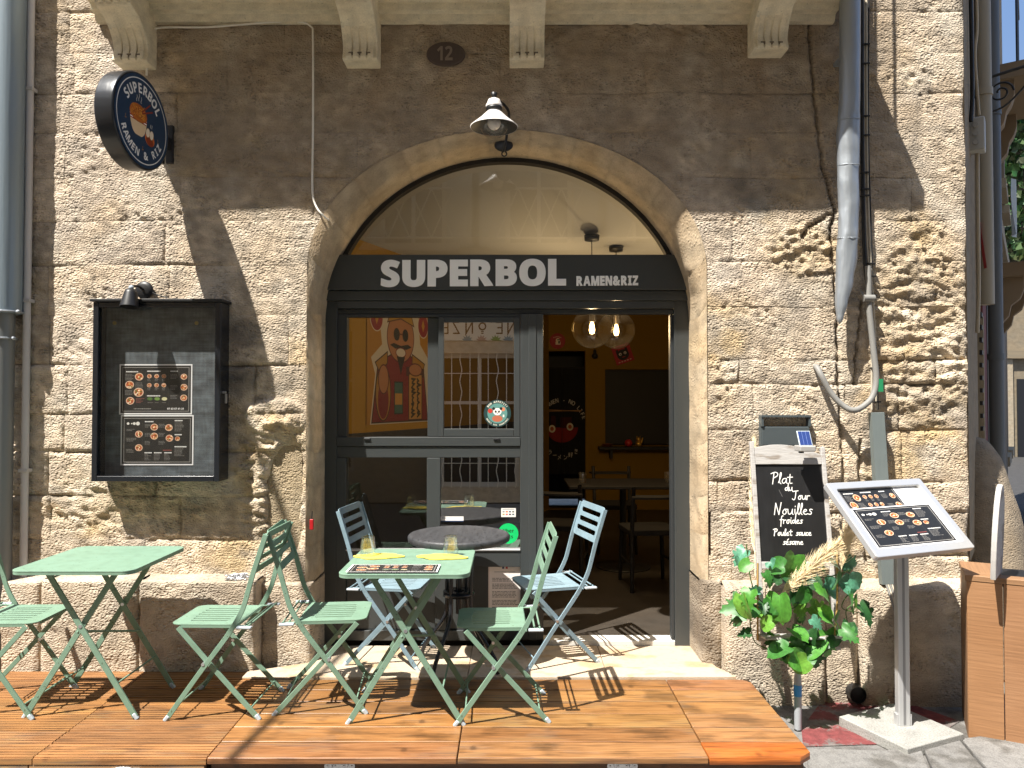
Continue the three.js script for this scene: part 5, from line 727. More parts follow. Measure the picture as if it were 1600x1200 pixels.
// ---------------------------------------------------------------- folding chairs and tables
function folding(label, m, pos, turn, group) {
  const c = thing('folding_chair', label, 'chair', pos, turn, group);
  const long = smooth([[0.205, 0.008], [0.05, 0.225], [-0.10, 0.43], [-0.148, 0.52], [-0.172, 0.60], [-0.194, 0.68], [-0.254, 0.866]], 36), short = [[-0.215, 0.008], [0, 0.24], [0.165, 0.425]];
  const Lg = (pts, z) => ribbon(pts, 0.0205, 0.007, z), cap = (x, z, t) => new RoundedBoxGeometry(0.034, 0.02, 0.018, 2, 0.007).rotateZ(t).translate(x, 0.009, z);
  for (const s of [-1, 1]) { const a = part('leg', Lg(long, s * 0.188), m, c); part('foot_cap', cap(0.207, s * 0.188, -0.9), capMat, a); const b = part('leg', Lg(short, s * 0.168), m, c); part('foot_cap', cap(-0.217, s * 0.168, 0.9), capMat, b); part('pivot', new THREE.CylinderGeometry(0.008, 0.008, 0.034, 12).rotateX(Math.PI / 2).translate(0.036, 0.275, s * 0.178).translate(0, -0.013, 0), steel, c); }
  // seat plate: slots from front to back
  const sh = new THREE.Shape(); sh.moveTo(-0.115, -0.165); sh.lineTo(0.16, -0.165); sh.quadraticCurveTo(0.205, -0.158, 0.208, -0.125); sh.lineTo(0.208, 0.125); sh.quadraticCurveTo(0.205, 0.158, 0.16, 0.165); sh.lineTo(-0.115, 0.165); sh.closePath();
  for (let i = 0; i < 7; i++) { const w = 0.195 - 0.006 * Math.abs(i - 3); sh.holes.push(rrect(w, 0.0145, 0.006, 0.045, -0.102 + i * 0.034, THREE.Path)); }
  part('seat', extr(sh, 0.003, 0.0012).rotateX(-Math.PI / 2).translate(0, 0.437, 0), m, c);
  part('seat_lip', [box(0.2, 0.2075, 0.424, 0.4365, -0.12, 0.12, 0.003), box(-0.11, 0.155, 0.424, 0.4365, -0.1645, -0.1615), box(-0.11, 0.155, 0.424, 0.4365, 0.1615, 0.1645)], m, c);
  for (const [x, y] of [[-0.115, 0.434], [-0.155, 0.438], [-0.178, 0.444]]) part('cross_rod', bar(V(x, y, -0.2), V(x, y, 0.2), x < -0.12 ? 0.0045 : 0.004), m, c);
  for (const s of [-1, 1]) part('seat_hinge', box(-0.195, -0.125, 0.431, 0.443, s * 0.2 - 0.012, s * 0.2 + 0.012, 0.005), capMat, c), part('seat_rail', bar(V(-0.17, 0.437, s * 0.172), V(-0.10, 0.437, s * 0.172), 0.004), m, c);
  // back panel with three slots
  const bs = rrect(0.372, 0.208, 0.032); for (let i = 0; i < 3; i++) bs.holes.push(rrect(0.29, 0.027, 0.012, 0, -0.054 + i * 0.054, THREE.Path));
  const bp = extr(bs, 0.003, 0.0012), ang = Math.atan2(0.06, 0.186); bp.rotateY(Math.PI / 2).rotateZ(ang).translate(-0.228, 0.778, 0);
  part('backrest', bp, m, c);
  part('stretcher', bar(V(0.165, 0.063, -0.186), V(0.165, 0.063, 0.186), 0.004), m, c); part('stretcher', bar(V(-0.18, 0.05, -0.166), V(-0.18, 0.05, 0.166), 0.004), m, c);
  return c;
}
const GG = 'green folding chairs on the terrace', BG = 'blue folding chairs by the shop front';
const gc = folding('green folding chair between the two green tables, turned to the left table', green, [-1.405, 0, -3.70], Math.PI - 0.02, GG);
copy(gc, 'green folding chair cut off by the left edge of the picture', [-2.47, 0, -3.71], 0.03, GG);
copy(gc, 'green folding chair left of the laid table, facing it', [-0.925, 0, -3.76], 0.09, GG);
copy(gc, 'green folding chair right of the laid table, seen edge-on', [-0.055, 0, -3.655], Math.PI + 0.03, GG);
const bc = folding('dusty blue folding chair in front of the open shop door', blue, [0.235, 0.006, -4.36], Math.PI + 0.27, BG);
copy(bc, 'blue folding chair behind the laid table by the left window', [-0.70, 0.006, -4.35], -0.14, BG);
function foldingTable(label, pos, w, d, group) {
  const t = thing('folding_table', label, 'table', pos, 0, group), H = 0.71;
  part('tabletop', [extr(rrect(w, d, 0.055), 0.004, 0.0025).rotateX(-Math.PI / 2).translate(0, H - 0.004, 0), extr((() => { const s = rrect(w - 0.002, d - 0.002, 0.054); s.holes.push(rrect(w - 0.012, d - 0.012, 0.05, 0, 0, THREE.Path)); return s; })(), 0.013).rotateX(-Math.PI / 2).translate(0, H - 0.0175, 0)], green, t);
  const zf = 0.19;
  for (const s of [-1, 1]) for (const k of [-1, 1]) { const L = part('leg', ribbon([[k * 0.262, 0.008], [-k * 0.165, H - 0.018]], 0.024, 0.007, s * zf + k * 0.006), green, t); part('foot_cap', new RoundedBoxGeometry(0.036, 0.02, 0.019, 2, 0.007).rotateZ(k * -0.95).translate(k * 0.264, 0.009, s * zf + k * 0.006), capMat, L); }
  for (const s of [-1, 1]) part('bolt', new THREE.CylinderGeometry(0.009, 0.009, 0.026, 12).rotateX(Math.PI / 2).translate(0, 0.431, s * zf), steel, t);
  for (const [x, y] of [[0.17, 0.16], [-0.135, 0.66], [0.135, 0.66], [-0.205, 0.10]]) part('stretcher', bar(V(x, y, -zf), V(x, y, zf), 0.0045), green, t);
  part('brace', bar(V(-0.02, 0.405, zf), V(0.09, 0.29, -zf), 0.006), green, t); part('top_rail', box(-0.25, 0.25, H - 0.03, H - 0.018, -zf - 0.012, -zf + 0.012, 0.002), green, t); part('top_rail', box(-0.25, 0.25, H - 0.03, H - 0.018, zf - 0.012, zf + 0.012, 0.002), green, t);
  return t;
}
const lt = foldingTable('empty green folding table at the left of the terrace', [-2.035, 0, -3.735], 0.575, 0.585, 'green folding tables'), ct = foldingTable('green folding table laid with a menu mat and upturned glasses', [-0.492, 0, -3.665], 0.60, 0.575, 'green folding tables');
// things on the laid table
const TY = 0.7135;
{
  const yel = mat([0.78, 0.62, 0.09], { roughness: 0.9 });
  const nap = (px, py, w, d, rot, label, seed) => { const p = G(px, py, TY), s = new THREE.Shape(), n = 26; for (let i = 0; i < n; i++) { const a = i / n * Math.PI * 2, k = 1 + 0.16 * gn(Math.cos(a) * 1.5 + seed, Math.sin(a) * 1.5, 901) + 0.10 * Math.cos(4 * a + 0.6); s[i ? 'lineTo' : 'moveTo'](Math.cos(a) * w * k, Math.sin(a) * d * k); } s.closePath(); const g = extr(s, 0.003, 0.001, { curveSegments: 4 }).rotateX(-Math.PI / 2); const q = g.attributes.position; for (let i = 0; i < q.count; i++) q.setY(i, q.getY(i) + 0.006 * Math.max(0, gn(q.getX(i) * 14 + seed, q.getZ(i) * 14, 905))); g.computeVertexNormals(); const o = solo('napkin', g, yel, label, 'napkin', 'yellow napkins on the laid table'); o.position.set(p.x, TY + 0.001, p.z); o.rotation.y = rot; };
  nap(592, 870, 0.118, 0.062, 0.05, 'crumpled yellow napkin at the left of the laid table', 1); nap(690, 871, 0.118, 0.064, -0.12, 'crumpled yellow napkin at the right of the laid table', 4);
  const a = G(575, 869, TY), b = G(704, 868, TY); tumbler('clear glass upside down on the left yellow napkin', a.x, TY + 0.0055, a.z, false, 'upturned glasses on the laid table'); tumbler('clear glass upside down on the right yellow napkin', b.x, TY + 0.0055, b.z, false, 'upturned glasses on the laid table');
  const q = [[538, 897], [686, 897], [690, 874], [556, 874]].map(([x, y]) => G(x, y, TY)), pw = q[1].distanceTo(q[0]), pd = (q[0].z - q[3].z);
  const g = sheet(0.415, 0.155, (x, y) => (y < -0.055 ? -0.4 * (y + 0.055) ** 2 : 0) , 8, 12); g.rotateX(-Math.PI / 2); const o = solo('paper_placemat', g, mat([1, 1, 1], { map: menuA, roughness: 0.6 }), 'printed paper menu mat on the front edge of the laid table', 'menu'); o.position.set(-0.545, TY + 0.008, -3.46); o.rotation.y = 0.0;
}
// round black table
{
  const t = thing('round_table', 'round dark grey garden table behind the laid green one', 'table', [-0.297, 0.006, -4.19]), R = 0.285, H = 0.745;
  const topT = dtex(512, 512, (u, v) => { const k = 0.05 + 0.02 * fbm(u * 20, v * 4, 4, 911, 20, 4) + (gn(u * 50, v * 22, 915, 50, 22) > 0.36 ? -0.035 : 0); return [k * 0.97, k * 0.98, k * 1.05]; });
  part('tabletop', boxUV(lathe([[0, H], [R - 0.02, H], [R - 0.008, H - 0.003], [R, H - 0.012], [R - 0.001, H - 0.034], [R - 0.012, H - 0.042], [0, H - 0.042]], 72), 1.6), mat([1, 1, 1], { map: topT, roughness: 0.5, bumpMap: scuff, bumpScale: 0.002 }), t);
  for (let k = 0; k < 4; k++) { const a = 0.5 + k * Math.PI / 2, D = (r, y) => V(Math.cos(a) * r, y, Math.sin(a) * r); part('leg', tube([D(0.085, H - 0.045), D(0.08, 0.5), D(0.08, 0.34), D(0.10, 0.26), D(0.20, 0.13), D(0.245, 0.06), D(0.25, 0.008)], 0.0115, 40, 10), blackGloss, t); }
  part('ring', [lathe([[0.03, 0.40], [0.088, 0.40], [0.088, 0.425], [0.03, 0.425]], 32)], blackGloss, t); part('stem', bar(V(0, 0.3, 0), V(0, H - 0.043, 0), 0.018), blackGloss, t);
}
// ---------------------------------------------------------------- chalkboard, plants, menu stand, planter
function chalk(g, text, x, y, s, slant = 0.12) {
  const S = { P: [.6, [[.1, -.03], [.17, .92]], [[-.08, .85], [.2, 1.02], [.5, .92], [.5, .66], [.16, .5]]], l: [.26, [[0, .08], [.2, .62], [.2, .98], [.09, .92], [.08, .1], [.22, 0]]], a: [.5, [[.4, .44], [.15, .48], [.02, .2], [.15, 0], [.36, .15], [.42, .45], [.41, .1], [.5, .02]]], t: [.42, [[.2, .8], [.17, .1], [.28, 0], [.4, .06]], [[-.02, .54], [.42, .57]]], d: [.52, [[.38, .4], [.12, .45], [.02, .18], [.15, 0], [.36, .15], [.44, 1]], [[.4, .5], [.4, .08], [.5, 0]]], u: [.52, [[.02, .45], [.04, .1], [.2, 0], [.36, .15], [.41, .45]], [[.41, .45], [.4, .05], [.5, .02]]], J: [.62, [[0, .92], [.6, 1]], [[.36, .97], [.34, .1], [.15, -.06], [0, .1]]], o: [.46, [[.22, .46], [.04, .3], [.08, .03], [.28, 0], [.38, .25], [.22, .46], [.42, .44]]], r: [.4, [[.05, .45], [.06, 0]], [[.06, .3], [.2, .47], [.35, .42]]], N: [.68, [[.04, -.02], [.1, .95]], [[.1, .95], [.42, .0]], [[.42, 0], [.56, 1]]], i: [.26, [[.1, .45], [.1, .06], [.22, 0]], [[.11, .66], [.12, .7]]], e: [.46, [[.02, .2], [.34, .28], [.28, .46], [.09, .4], [.05, .1], [.24, 0], [.42, .08]]], s: [.38, [[.34, .42], [.15, .47], [.1, .32], [.3, .2], [.24, .01], [.02, .05]]], f: [.4, [[.38, .92], [.24, 1], [.15, .7], [.14, -.35]], [[0, .45], [.35, .48]]], n: [.5, [[.04, .45], [.05, 0]], [[.05, .3], [.2, .47], [.35, .38], [.36, .05], [.46, .02]]], c: [.42, [[.36, .4], [.15, .47], [.02, .22], [.15, 0], [.38, .08]]], m: [.68, [[.03, .45], [.04, 0]], [[.04, .3], [.18, .47], [.28, .38], [.28, 0]], [[.28, .3], [.42, .47], [.53, .38], [.54, .05], [.64, .02]]], ' ': [.36] };
  S['é'] = [.46, ...S.e.slice(1), [[.2, .6], [.36, .78]]];
  for (const ch of text) { const [w, ...st] = S[ch]; for (const q of st) { const p = q.map(([a, b]) => [x + (a + slant * b) * s, y - b * s + gn(x * 0.3, a * 9) * s * 0.03]); g.beginPath(); g.moveTo(...p[0]); for (let i = 1; i < p.length - 1; i++) g.quadraticCurveTo(p[i][0], p[i][1], (p[i][0] + p[i + 1][0]) / 2, (p[i][1] + p[i + 1][1]) / 2); g.lineTo(...p[p.length - 1]); g.stroke(); } x += w * s; }
}
{
  const bt = ctex(448, 640, (g, w, h) => {
    const im = g.createImageData(w, h); for (let y = 0; y < h; y++) for (let x = 0; x < w; x++) { const a = 21 + 9 * fbm(x / 90, y / 120, 4, 921) + 6 * gn(x / 14, y / 160, 925), o = (y * w + x) * 4; im.data[o] = a; im.data[o + 1] = a; im.data[o + 2] = a * 1.05; im.data[o + 3] = 255; } g.putImageData(im, 0, 0);
    g.strokeStyle = '#f0eee8'; g.lineCap = g.lineJoin = 'round'; g.lineWidth = 6; const k = 448 / 114;   // picture pixels across the board
    const T = (t, px, py, s) => chalk(g, t, (px - 1192) * k, (py - 712) * k, s * k); T('Plat', 1218, 745, 20); T('du', 1240, 757, 13); T('Jour', 1252, 772, 15); T('Nouilles', 1219, 797, 20); g.lineWidth = 6; T('froides', 1228, 812, 13.5); T('Poulet', 1216, 832, 11.5); T('sauce', 1254, 832, 11.5); T('sésame', 1231, 847, 12); g.lineWidth = 3; g.globalAlpha = 0.4; g.beginPath(); g.moveTo(150, 170); g.lineTo(170, 215); g.stroke();
  });
  const yb = 0.13, tl = W(1188, 690, 4.10), bl = W(1188, 1000, 3.93), o = thing('chalkboard', 'white framed chalkboard with the handwritten dish of the day leaning at the right pier', 'chalkboard', [W(1250, 1000, 3.93).x, bl.y, -3.93]);
  const Ht = tl.y - bl.y, tilt = -Math.atan2(0.17, Ht), hw = 0.205, Lg = Math.hypot(Ht, 0.17); o.rotation.x = 0;
  const inner = new THREE.Group(), B = (n, g, m, l) => part(n, boxUV(flat(g), 1.5, [hsh(n.length, used.size, 3) % 7, 0.3]).rotateX(tilt), m, o, l);
  B('stile', box(-hw, -hw + 0.024, -0.05, Lg, -0.012, 0.012, 0.004), whiteWood); B('stile', box(hw - 0.024, hw, -0.05, Lg - 0.03, -0.012, 0.012, 0.004), whiteWood);
  const ts = new THREE.Shape(); ts.moveTo(-hw + 0.0245, Lg - 0.125); ts.lineTo(hw - 0.0245, Lg - 0.125); ts.lineTo(hw - 0.0245, Lg - 0.075); ts.quadraticCurveTo(0, Lg + 0.015, -hw + 0.0245, Lg - 0.035); ts.closePath(); B('top_rail', extr(ts, 0.018, 0.002).translate(0, 0, -0.009), whiteWood); B('bottom_rail', box(-hw - 0.03, hw + 0.05, 0.0, 0.035, 0.0125, 0.05, 0.004), whiteWood); B('shelf', box(-hw - 0.02, hw + 0.03, 0.02, 0.032, 0.0505, 0.14, 0.003), whiteWood); B('rail', box(-hw + 0.0245, hw - 0.0245, Lg - 0.68, Lg - 0.6425, -0.009, 0.009, 0.003), whiteWood);
  part('board', sheet(hw * 2 - 0.048, 0.517).translate(0, Lg - 0.125 - 0.2585, 0.002).rotateX(tilt), mat([1, 1, 1], { map: bt, roughness: 0.55 }), o);
  part('back_board', box(-hw + 0.025, hw - 0.025, Lg - 0.642, Lg - 0.1255, -0.006, -0.001).rotateX(tilt), black, o);
  // solar lamp clipped on the top rail
  const sp = W(1256, 700, 3.99), sl = thing('solar_lamp', 'small solar lamp with a blue panel clipped on the top of the chalkboard', 'solar lamp', [sp.x, sp.y, sp.z]), cellT = ctex(128, 160, (g, w, h) => { g.fillStyle = '#1c2f66'; g.fillRect(0, 0, w, h); g.strokeStyle = '#8fa3d8'; g.lineWidth = 2; for (const x of [42, 84]) { g.beginPath(); g.moveTo(x, 0); g.lineTo(x, h); g.stroke(); } g.lineWidth = 1; for (let y = 12; y < h; y += 12) { g.beginPath(); g.moveTo(0, y); g.lineTo(w, y); g.stroke(); } });
  part('head', box(-0.042, 0.042, -0.016, 0.014, -0.03, 0.06, 0.006), mat([0.35, 0.34, 0.32], { roughness: 0.4 }), sl); part('panel_frame', box(-0.036, 0.036, -0.045, 0.045, -0.006, 0.0, 0.003).rotateX(-0.5).translate(0.005, 0.052, 0.0), capMat, sl); part('solar_cell', sheet(0.062, 0.08).translate(0, 0, 0.0015).rotateX(-0.5).translate(0.005, 0.052, 0.0), mat([1, 1, 1], { map: cellT, roughness: 0.15 }), sl); part('clip', box(-0.012, 0.012, -0.03, 0.02, -0.045, -0.03), black, sl);
  // plastic post with blue tape
  const pb = G(1247, 1141, GYD), post = thing('support_post', 'grey plastic post wrapped with blue tape under the chalkboard', 'post', [pb.x, GYD, pb.z]); part('tube', lathe([[0, 0], [0.0185, 0], [0.0185, 0.26], [0.012, 0.31], [0.007, 0.335], [0, 0.336]], 24), mat([0.36, 0.38, 0.40], { roughness: 0.4 }), post); part('stake', bar(V(0, 0.33, 0), V(0, 0.62, -0.03), 0.009), mat([0.25, 0.22, 0.18]), post);
  part('tape', [[0.175, 0.195], [0.19, 0.212], [0.208, 0.232]].map(([a, b], i) => lathe([[0.0192 + i * 0.0004, a], [0.0196 + i * 0.0004, (a + b) / 2], [0.0192 + i * 0.0004, b]], 24)), mat([0.05, 0.26, 0.62], { roughness: 0.6 }), post); part('end_cap', lathe([[0, 0], [0.0188, 0], [0.0188, 0.008], [0, 0.009]], 24), black, post);
}
// artificial leaves round the chalkboard
{
  const r = rng(303), g0 = (id) => {
    const s = new THREE.Shape(), N = 40, notch = id % 2; for (let i = 0; i <= N; i++) { const a = -Math.PI / 2 + i / N * Math.PI * 2; let k = 0.5 * (1 - 0.28 * Math.sin(a)) * (1 + 0.12 * Math.cos(2 * a)); if (Math.abs(a - Math.PI * 1.5) < 0.5 || Math.abs(a + Math.PI / 2) < 0.5) k *= 0.62 + 0.5 * Math.min(Math.abs(a - Math.PI * 1.5), Math.abs(a + Math.PI / 2)); if (Math.abs(a - Math.PI / 2) < 0.35) k *= 1 + 0.3 * (1 - Math.abs(a - Math.PI / 2) / 0.35); if (notch) { const q = Math.abs(a - Math.PI / 2); for (const c of [0.85, 1.35, 1.85]) if (Math.abs(q - c) < 0.10) k *= 0.62; } s[i ? 'lineTo' : 'moveTo'](Math.cos(a) * k * 0.68, Math.sin(a) * k * 1.08 + 0.3); }
    const g = new THREE.ShapeGeometry(s, 6), sub = flat(g), p = sub.attributes.position;
    // refine once so that the leaf can curl
    const out = []; const T = (a, b, c, d) => { if (!d) { out.push(a, b, c); return; } const ab = a.clone().lerp(b, .5), bc = b.clone().lerp(c, .5), ca = c.clone().lerp(a, .5); T(a, ab, ca, d - 1); T(ab, b, bc, d - 1); T(ca, bc, c, d - 1); T(ab, bc, ca, d - 1); };
    for (let i = 0; i < p.count; i += 3) T(V().fromBufferAttribute(p, i), V().fromBufferAttribute(p, i + 1), V().fromBufferAttribute(p, i + 2), 1);
    const P = new Float32Array(out.length * 3), U = new Float32Array(out.length * 2); out.forEach((v, i) => { const z = 0.28 * Math.abs(v.x) - 0.32 * v.y * v.y * (0.5 + 0.4 * id) + 0.04 * Math.sin(v.y * 14 + Math.abs(v.x) * 18) * Math.abs(v.x); P.set([v.x, v.y, z], i * 3); U.set([v.x + 0.5, v.y], i * 2); });
    const o = new THREE.BufferGeometry(); o.setAttribute('position', new THREE.BufferAttribute(P, 3)); o.setAttribute('uv', new THREE.BufferAttribute(U, 2)); o.computeVertexNormals(); return toCreasedNormals(o, 1.2);
  };
  const leafT = dtex(256, 256, (u, v) => { const x = Math.abs(u - 0.5), mid = 1 - sm(x, 0.004, 0.02), ribs = Math.abs(Math.sin((v * 1.1 - x * 1.0) * 26)) < 0.12 ? 1 : 0, k = 0.85 + 0.3 * fbm(u * 9, v * 9, 3, 931); return [k * (1 + 0.9 * mid + 0.35 * ribs), k * (1 + 0.5 * mid + 0.2 * ribs), k * (1 + 0.5 * mid + 0.2 * ribs)]; });
  const geos = [0, 1, 2, 3].map(g0), mats = [[0.045, 0.20, 0.028], [0.085, 0.30, 0.035], [0.022, 0.10, 0.022], [0.17, 0.40, 0.05], [0.11, 0.34, 0.21]].map((c) => mat(c, { phys: true, map: leafT, roughness: 0.48, transmission: 0.25, thickness: 0 }));
  const pl = thing('artificial_vine', 'artificial monstera vine wound round the lower part of the chalkboard', 'plant', [1.53, 0.2, -3.86]);
  const spots = [[1162, 862, 34, 4], [1170, 880, 30, 1], [1155, 875, 22, 4], [1205, 880, 30, 4], [1222, 885, 44, 0], [1240, 872, 50, 1], [1215, 900, 40, 2], [1196, 898, 26, 0], [1232, 905, 42, 2], [1246, 892, 26, 4], [1172, 930, 40, 1], [1160, 945, 44, 3], [1185, 925, 30, 4], [1170, 970, 54, 0], [1158, 985, 44, 2], [1178, 958, 34, 2], [1192, 950, 30, 2], [1170, 1000, 30, 2], [1204, 955, 44, 0], [1218, 948, 48, 1], [1232, 945, 40, 4], [1248, 955, 32, 3], [1244, 930, 36, 2], [1258, 920, 36, 0], [1270, 905, 34, 2], [1286, 890, 28, 0], [1278, 925, 36, 1], [1300, 880, 30, 4], [1322, 878, 34, 4], [1308, 900, 36, 0], [1292, 912, 34, 4], [1296, 930, 28, 4], [1318, 905, 34, 4], [1330, 905, 36, 4], [1272, 960, 34, 3], [1286, 962, 30, 3], [1296, 968, 40, 0], [1288, 985, 38, 1], [1305, 985, 42, 0], [1270, 980, 34, 4], [1262, 990, 30, 2], [1210, 975, 32, 3], [1204, 985, 34, 3], [1205, 1000, 28, 1], [1232, 995, 38, 2], [1240, 1000, 46, 1], [1244, 1012, 34, 0], [1262, 1010, 44, 2], [1276, 1022, 54, 1], [1292, 1012, 50, 1], [1228, 1030, 48, 0], [1218, 1022, 44, 2], [1246, 1035, 50, 1], [1262, 1042, 48, 0], [1272, 1035, 44, 2], [1258, 1050, 40, 3], [1238, 1046, 40, 1], [1212, 1015, 32, 2], [1305, 1010, 34, 2], [1318, 1000, 36, 0], [1326, 990, 34, 2], [1330, 960, 40, 0], [1340, 955, 36, 0], [1346, 962, 40, 2], [1335, 945, 22, 3], [1250, 975, 30, 0], [1225, 965, 34, 2], [1195, 965, 30, 3], [1280, 945, 26, 2], [1262, 940, 28, 3]];
  spots.forEach(([px, py, s, mi], i) => { if (px > 1200 && px < 1305 && py > 915 && py < 1005 && i % 4 === 0) return;  const q = W(px, py, 3.80 + 0.16 * (r() - 0.5)), z = (s / 300) * (0.74 + 0.42 * r()), m = new THREE.Mesh(geos[Math.floor(r() * 4)], mats[mi]); m.name = 'leaf'; m.castShadow = m.receiveShadow = true; m.scale.setScalar(z); m.position.set(q.x - 1.53, q.y - 0.2 + z * 0.4 * sm(py, 910, 980), q.z + 3.86); const cx = (px - 1250) / 90; m.rotation.set(-0.5 + 1.3 * (r() - 0.5), 0.5 * cx + 1.7 * (r() - 0.5), Math.PI + cx * 0.9 + 2.6 * (r() - 0.5), 'YXZ'); pl.add(m); });
  const vine = mat([0.05, 0.12, 0.02], { roughness: 0.6 }), cane = mat([0.42, 0.26, 0.08], { roughness: 0.7 }), T = (q, rr, m) => part('stem', tube(q.map(([x, y, z = 3.84]) => W(x, y, z).sub(V(1.53, 0.2, -3.86))), rr, 60, 6), m, pl);
  T([[1166, 850], [1172, 900], [1182, 930], [1200, 945], [1240, 950], [1250, 930], [1262, 905], [1300, 900], [1330, 890]], 0.003, vine); T([[1180, 930], [1172, 970], [1178, 1000], [1190, 1010], [1230, 1025], [1262, 1030], [1300, 1010], [1312, 985], [1300, 960], [1292, 920]], 0.003, vine); T([[1310, 1008], [1325, 985], [1322, 955], [1335, 940], [1325, 930], [1316, 950], [1345, 958]], 0.0025, vine); T([[1184, 880], [1184, 1000]], 0.005, cane); T([[1308, 860, 3.86], [1308, 940, 3.86], [1304, 1000, 3.86]], 0.005, cane);
  // dried pampas plumes
  const straw = mat([0.95, 0.82, 0.58], { roughness: 0.9 });
  const pampas = (name, label, a, b, wd, n, seed) => {
    const p0 = W(...a), p1 = W(...b), d = p1.clone().sub(p0), rr = rng(seed), L = d.length(), u = d.clone().normalize(), side = V(0, 0, 1).cross(u).normalize(), o = thing(name, label, 'dried grass', [p0.x, p0.y, p0.z]), pos = [];
    for (let i = 0; i < n; i++) { const t = Math.pow(rr(), 0.8), s = (rr() - 0.5) * 2, w = wd * (0.35 + 0.65 * Math.sin(Math.PI * Math.min(1, 0.12 + t * 0.9))), st = u.clone().multiplyScalar(L * (0.15 + 0.8 * t)), e = st.clone().addScaledVector(u, 0.05 + 0.06 * rr()).addScaledVector(side, s * w).addScaledVector(V(0, 0, 1), (rr() - 0.5) * w * 1.2).add(V(0, -0.012 * rr(), 0)), m = st.clone().lerp(e, 0.5).addScaledVector(side, s * w * 0.18), h = side.clone().multiplyScalar(0.0011), h2 = V(0, 0, 0.0011); for (const k of [h, h2]) for (const [A, B, C] of [[st.clone().sub(k), st.clone().add(k), m.clone().add(k)], [st.clone().sub(k), m.clone().add(k), m.clone().sub(k)], [m.clone().sub(k), m.clone().add(k), e]]) pos.push(...A.toArray(), ...B.toArray(), ...C.toArray()); }
    const g = new THREE.BufferGeometry(); g.setAttribute('position', new THREE.Float32BufferAttribute(pos, 3)); g.computeVertexNormals(); part('plume', merge([g]), straw, o); part('stem', bar(V(0, 0, 0), d.clone().multiplyScalar(0.9), 0.0022), straw, o);
  };
  pampas('pampas_plume', 'dried pampas plume lying across the vine and the chalkboard', [1200, 945, 3.78], [1330, 835, 3.80], 0.07, 620, 41); pampas('pampas_plume', 'dried pampas plume standing upright at the right chalkboard leg', [1312, 905, 3.86], [1330, 810, 3.88], 0.05, 320, 42); pampas('pampas_plume', 'faded pampas plume behind the left side of the chalkboard', [1180, 900, 4.06], [1178, 690, 4.20], 0.035, 900, 43);
}
// menu stand
{
  const st = thing('menu_stand', 'silver menu lectern on a square stone base by the right pier', 'menu stand', [1.97, GYD, -3.79]), c = V(1.930, 0.9255, -3.72), q = new THREE.Quaternion().setFromEuler(new THREE.Euler(-0.785, 0.377, 0, 'YXZ')), w = 0.648, h = 0.44, off = V(1.97, GYD, -3.79), put = (g) => { g = flat(g); g.applyQuaternion(q); return g.translate(c.x - off.x, c.y - off.y, c.z - off.z); };
  const s = rrect(w, h, 0.012); s.holes.push(rrect(w - 0.084, h - 0.084, 0.012, 0, 0, THREE.Path));
  part('frame', put(extr(s, 0.024, 0.004).translate(0, 0, -0.026)), alu, st); part('back_plate', put(box(-w / 2 + 0.02, w / 2 - 0.02, -h / 2 + 0.02, h / 2 - 0.02, -0.025, -0.016)), mat([0.7, 0.69, 0.66]), st); part('lock', put(new THREE.CylinderGeometry(0.006, 0.006, 0.006, 14).rotateX(Math.PI / 2).translate(0.01, -h / 2 + 0.02, -0.002)), black, st);
  part('pole', boxUV(box(-0.03, 0.03, 0.05, 1.02, -0.02, 0.02, 0.005), 1), alu, st); part('pole_groove', box(-0.006, 0.006, 0.06, 1.0, 0.0195, 0.0215), mat([0.3, 0.3, 0.31], { metalness: 0.7, roughness: 0.4 }), st); for (const k of [-1, 1]) part('pole_foot', box(k * 0.034 - 0.004, k * 0.034 + 0.004, 0.05, 0.11, -0.016, 0.016, 0.002), alu, st); part('collar', put(box(-0.06, 0.06, -0.06, 0.06, -0.06, -0.0265, 0.004)), alu, st);
  const bp = [[1378, 1172], [1335, 1122], [1420, 1105], [1490, 1142]].map(([x, y]) => G(x, y, GYD + 0.045)), cx = bp.reduce((a, p) => a.add(p), V()).multiplyScalar(0.25); part('base', boxUV(box(-0.2, 0.2, 0, 0.052, -0.2, 0.2, 0.006), 1).rotateY(0.42).translate(cx.x - off.x + 0.0, 0, cx.z - off.z), graniteMat, st);
  const pg = (name, x, y, ww, hh, z, t, label, cl = [1, 1, 1]) => { const m = solo(name, flat(sheet(ww, hh)).translate(x, y, z).applyQuaternion(q).translate(c.x, c.y, c.z), mat(cl, { map: t, roughness: 0.4 }), label, 'menu'); };
  pg('menu_sheet', -0.085, 0.06, 0.39, 0.276, -0.0135, menuA, 'dark menu sheet tucked at the upper left of the lectern'); pg('menu_sheet', 0.075, 0.10, 0.36, 0.2, -0.0148, null, 'blank white sheet at the upper right of the lectern', [0.8, 0.79, 0.77]); pg('menu_sheet', 0.0, -0.0525, 0.535, 0.235, -0.0115, menuB, 'wide dark menu sheet across the lower part of the lectern');
}
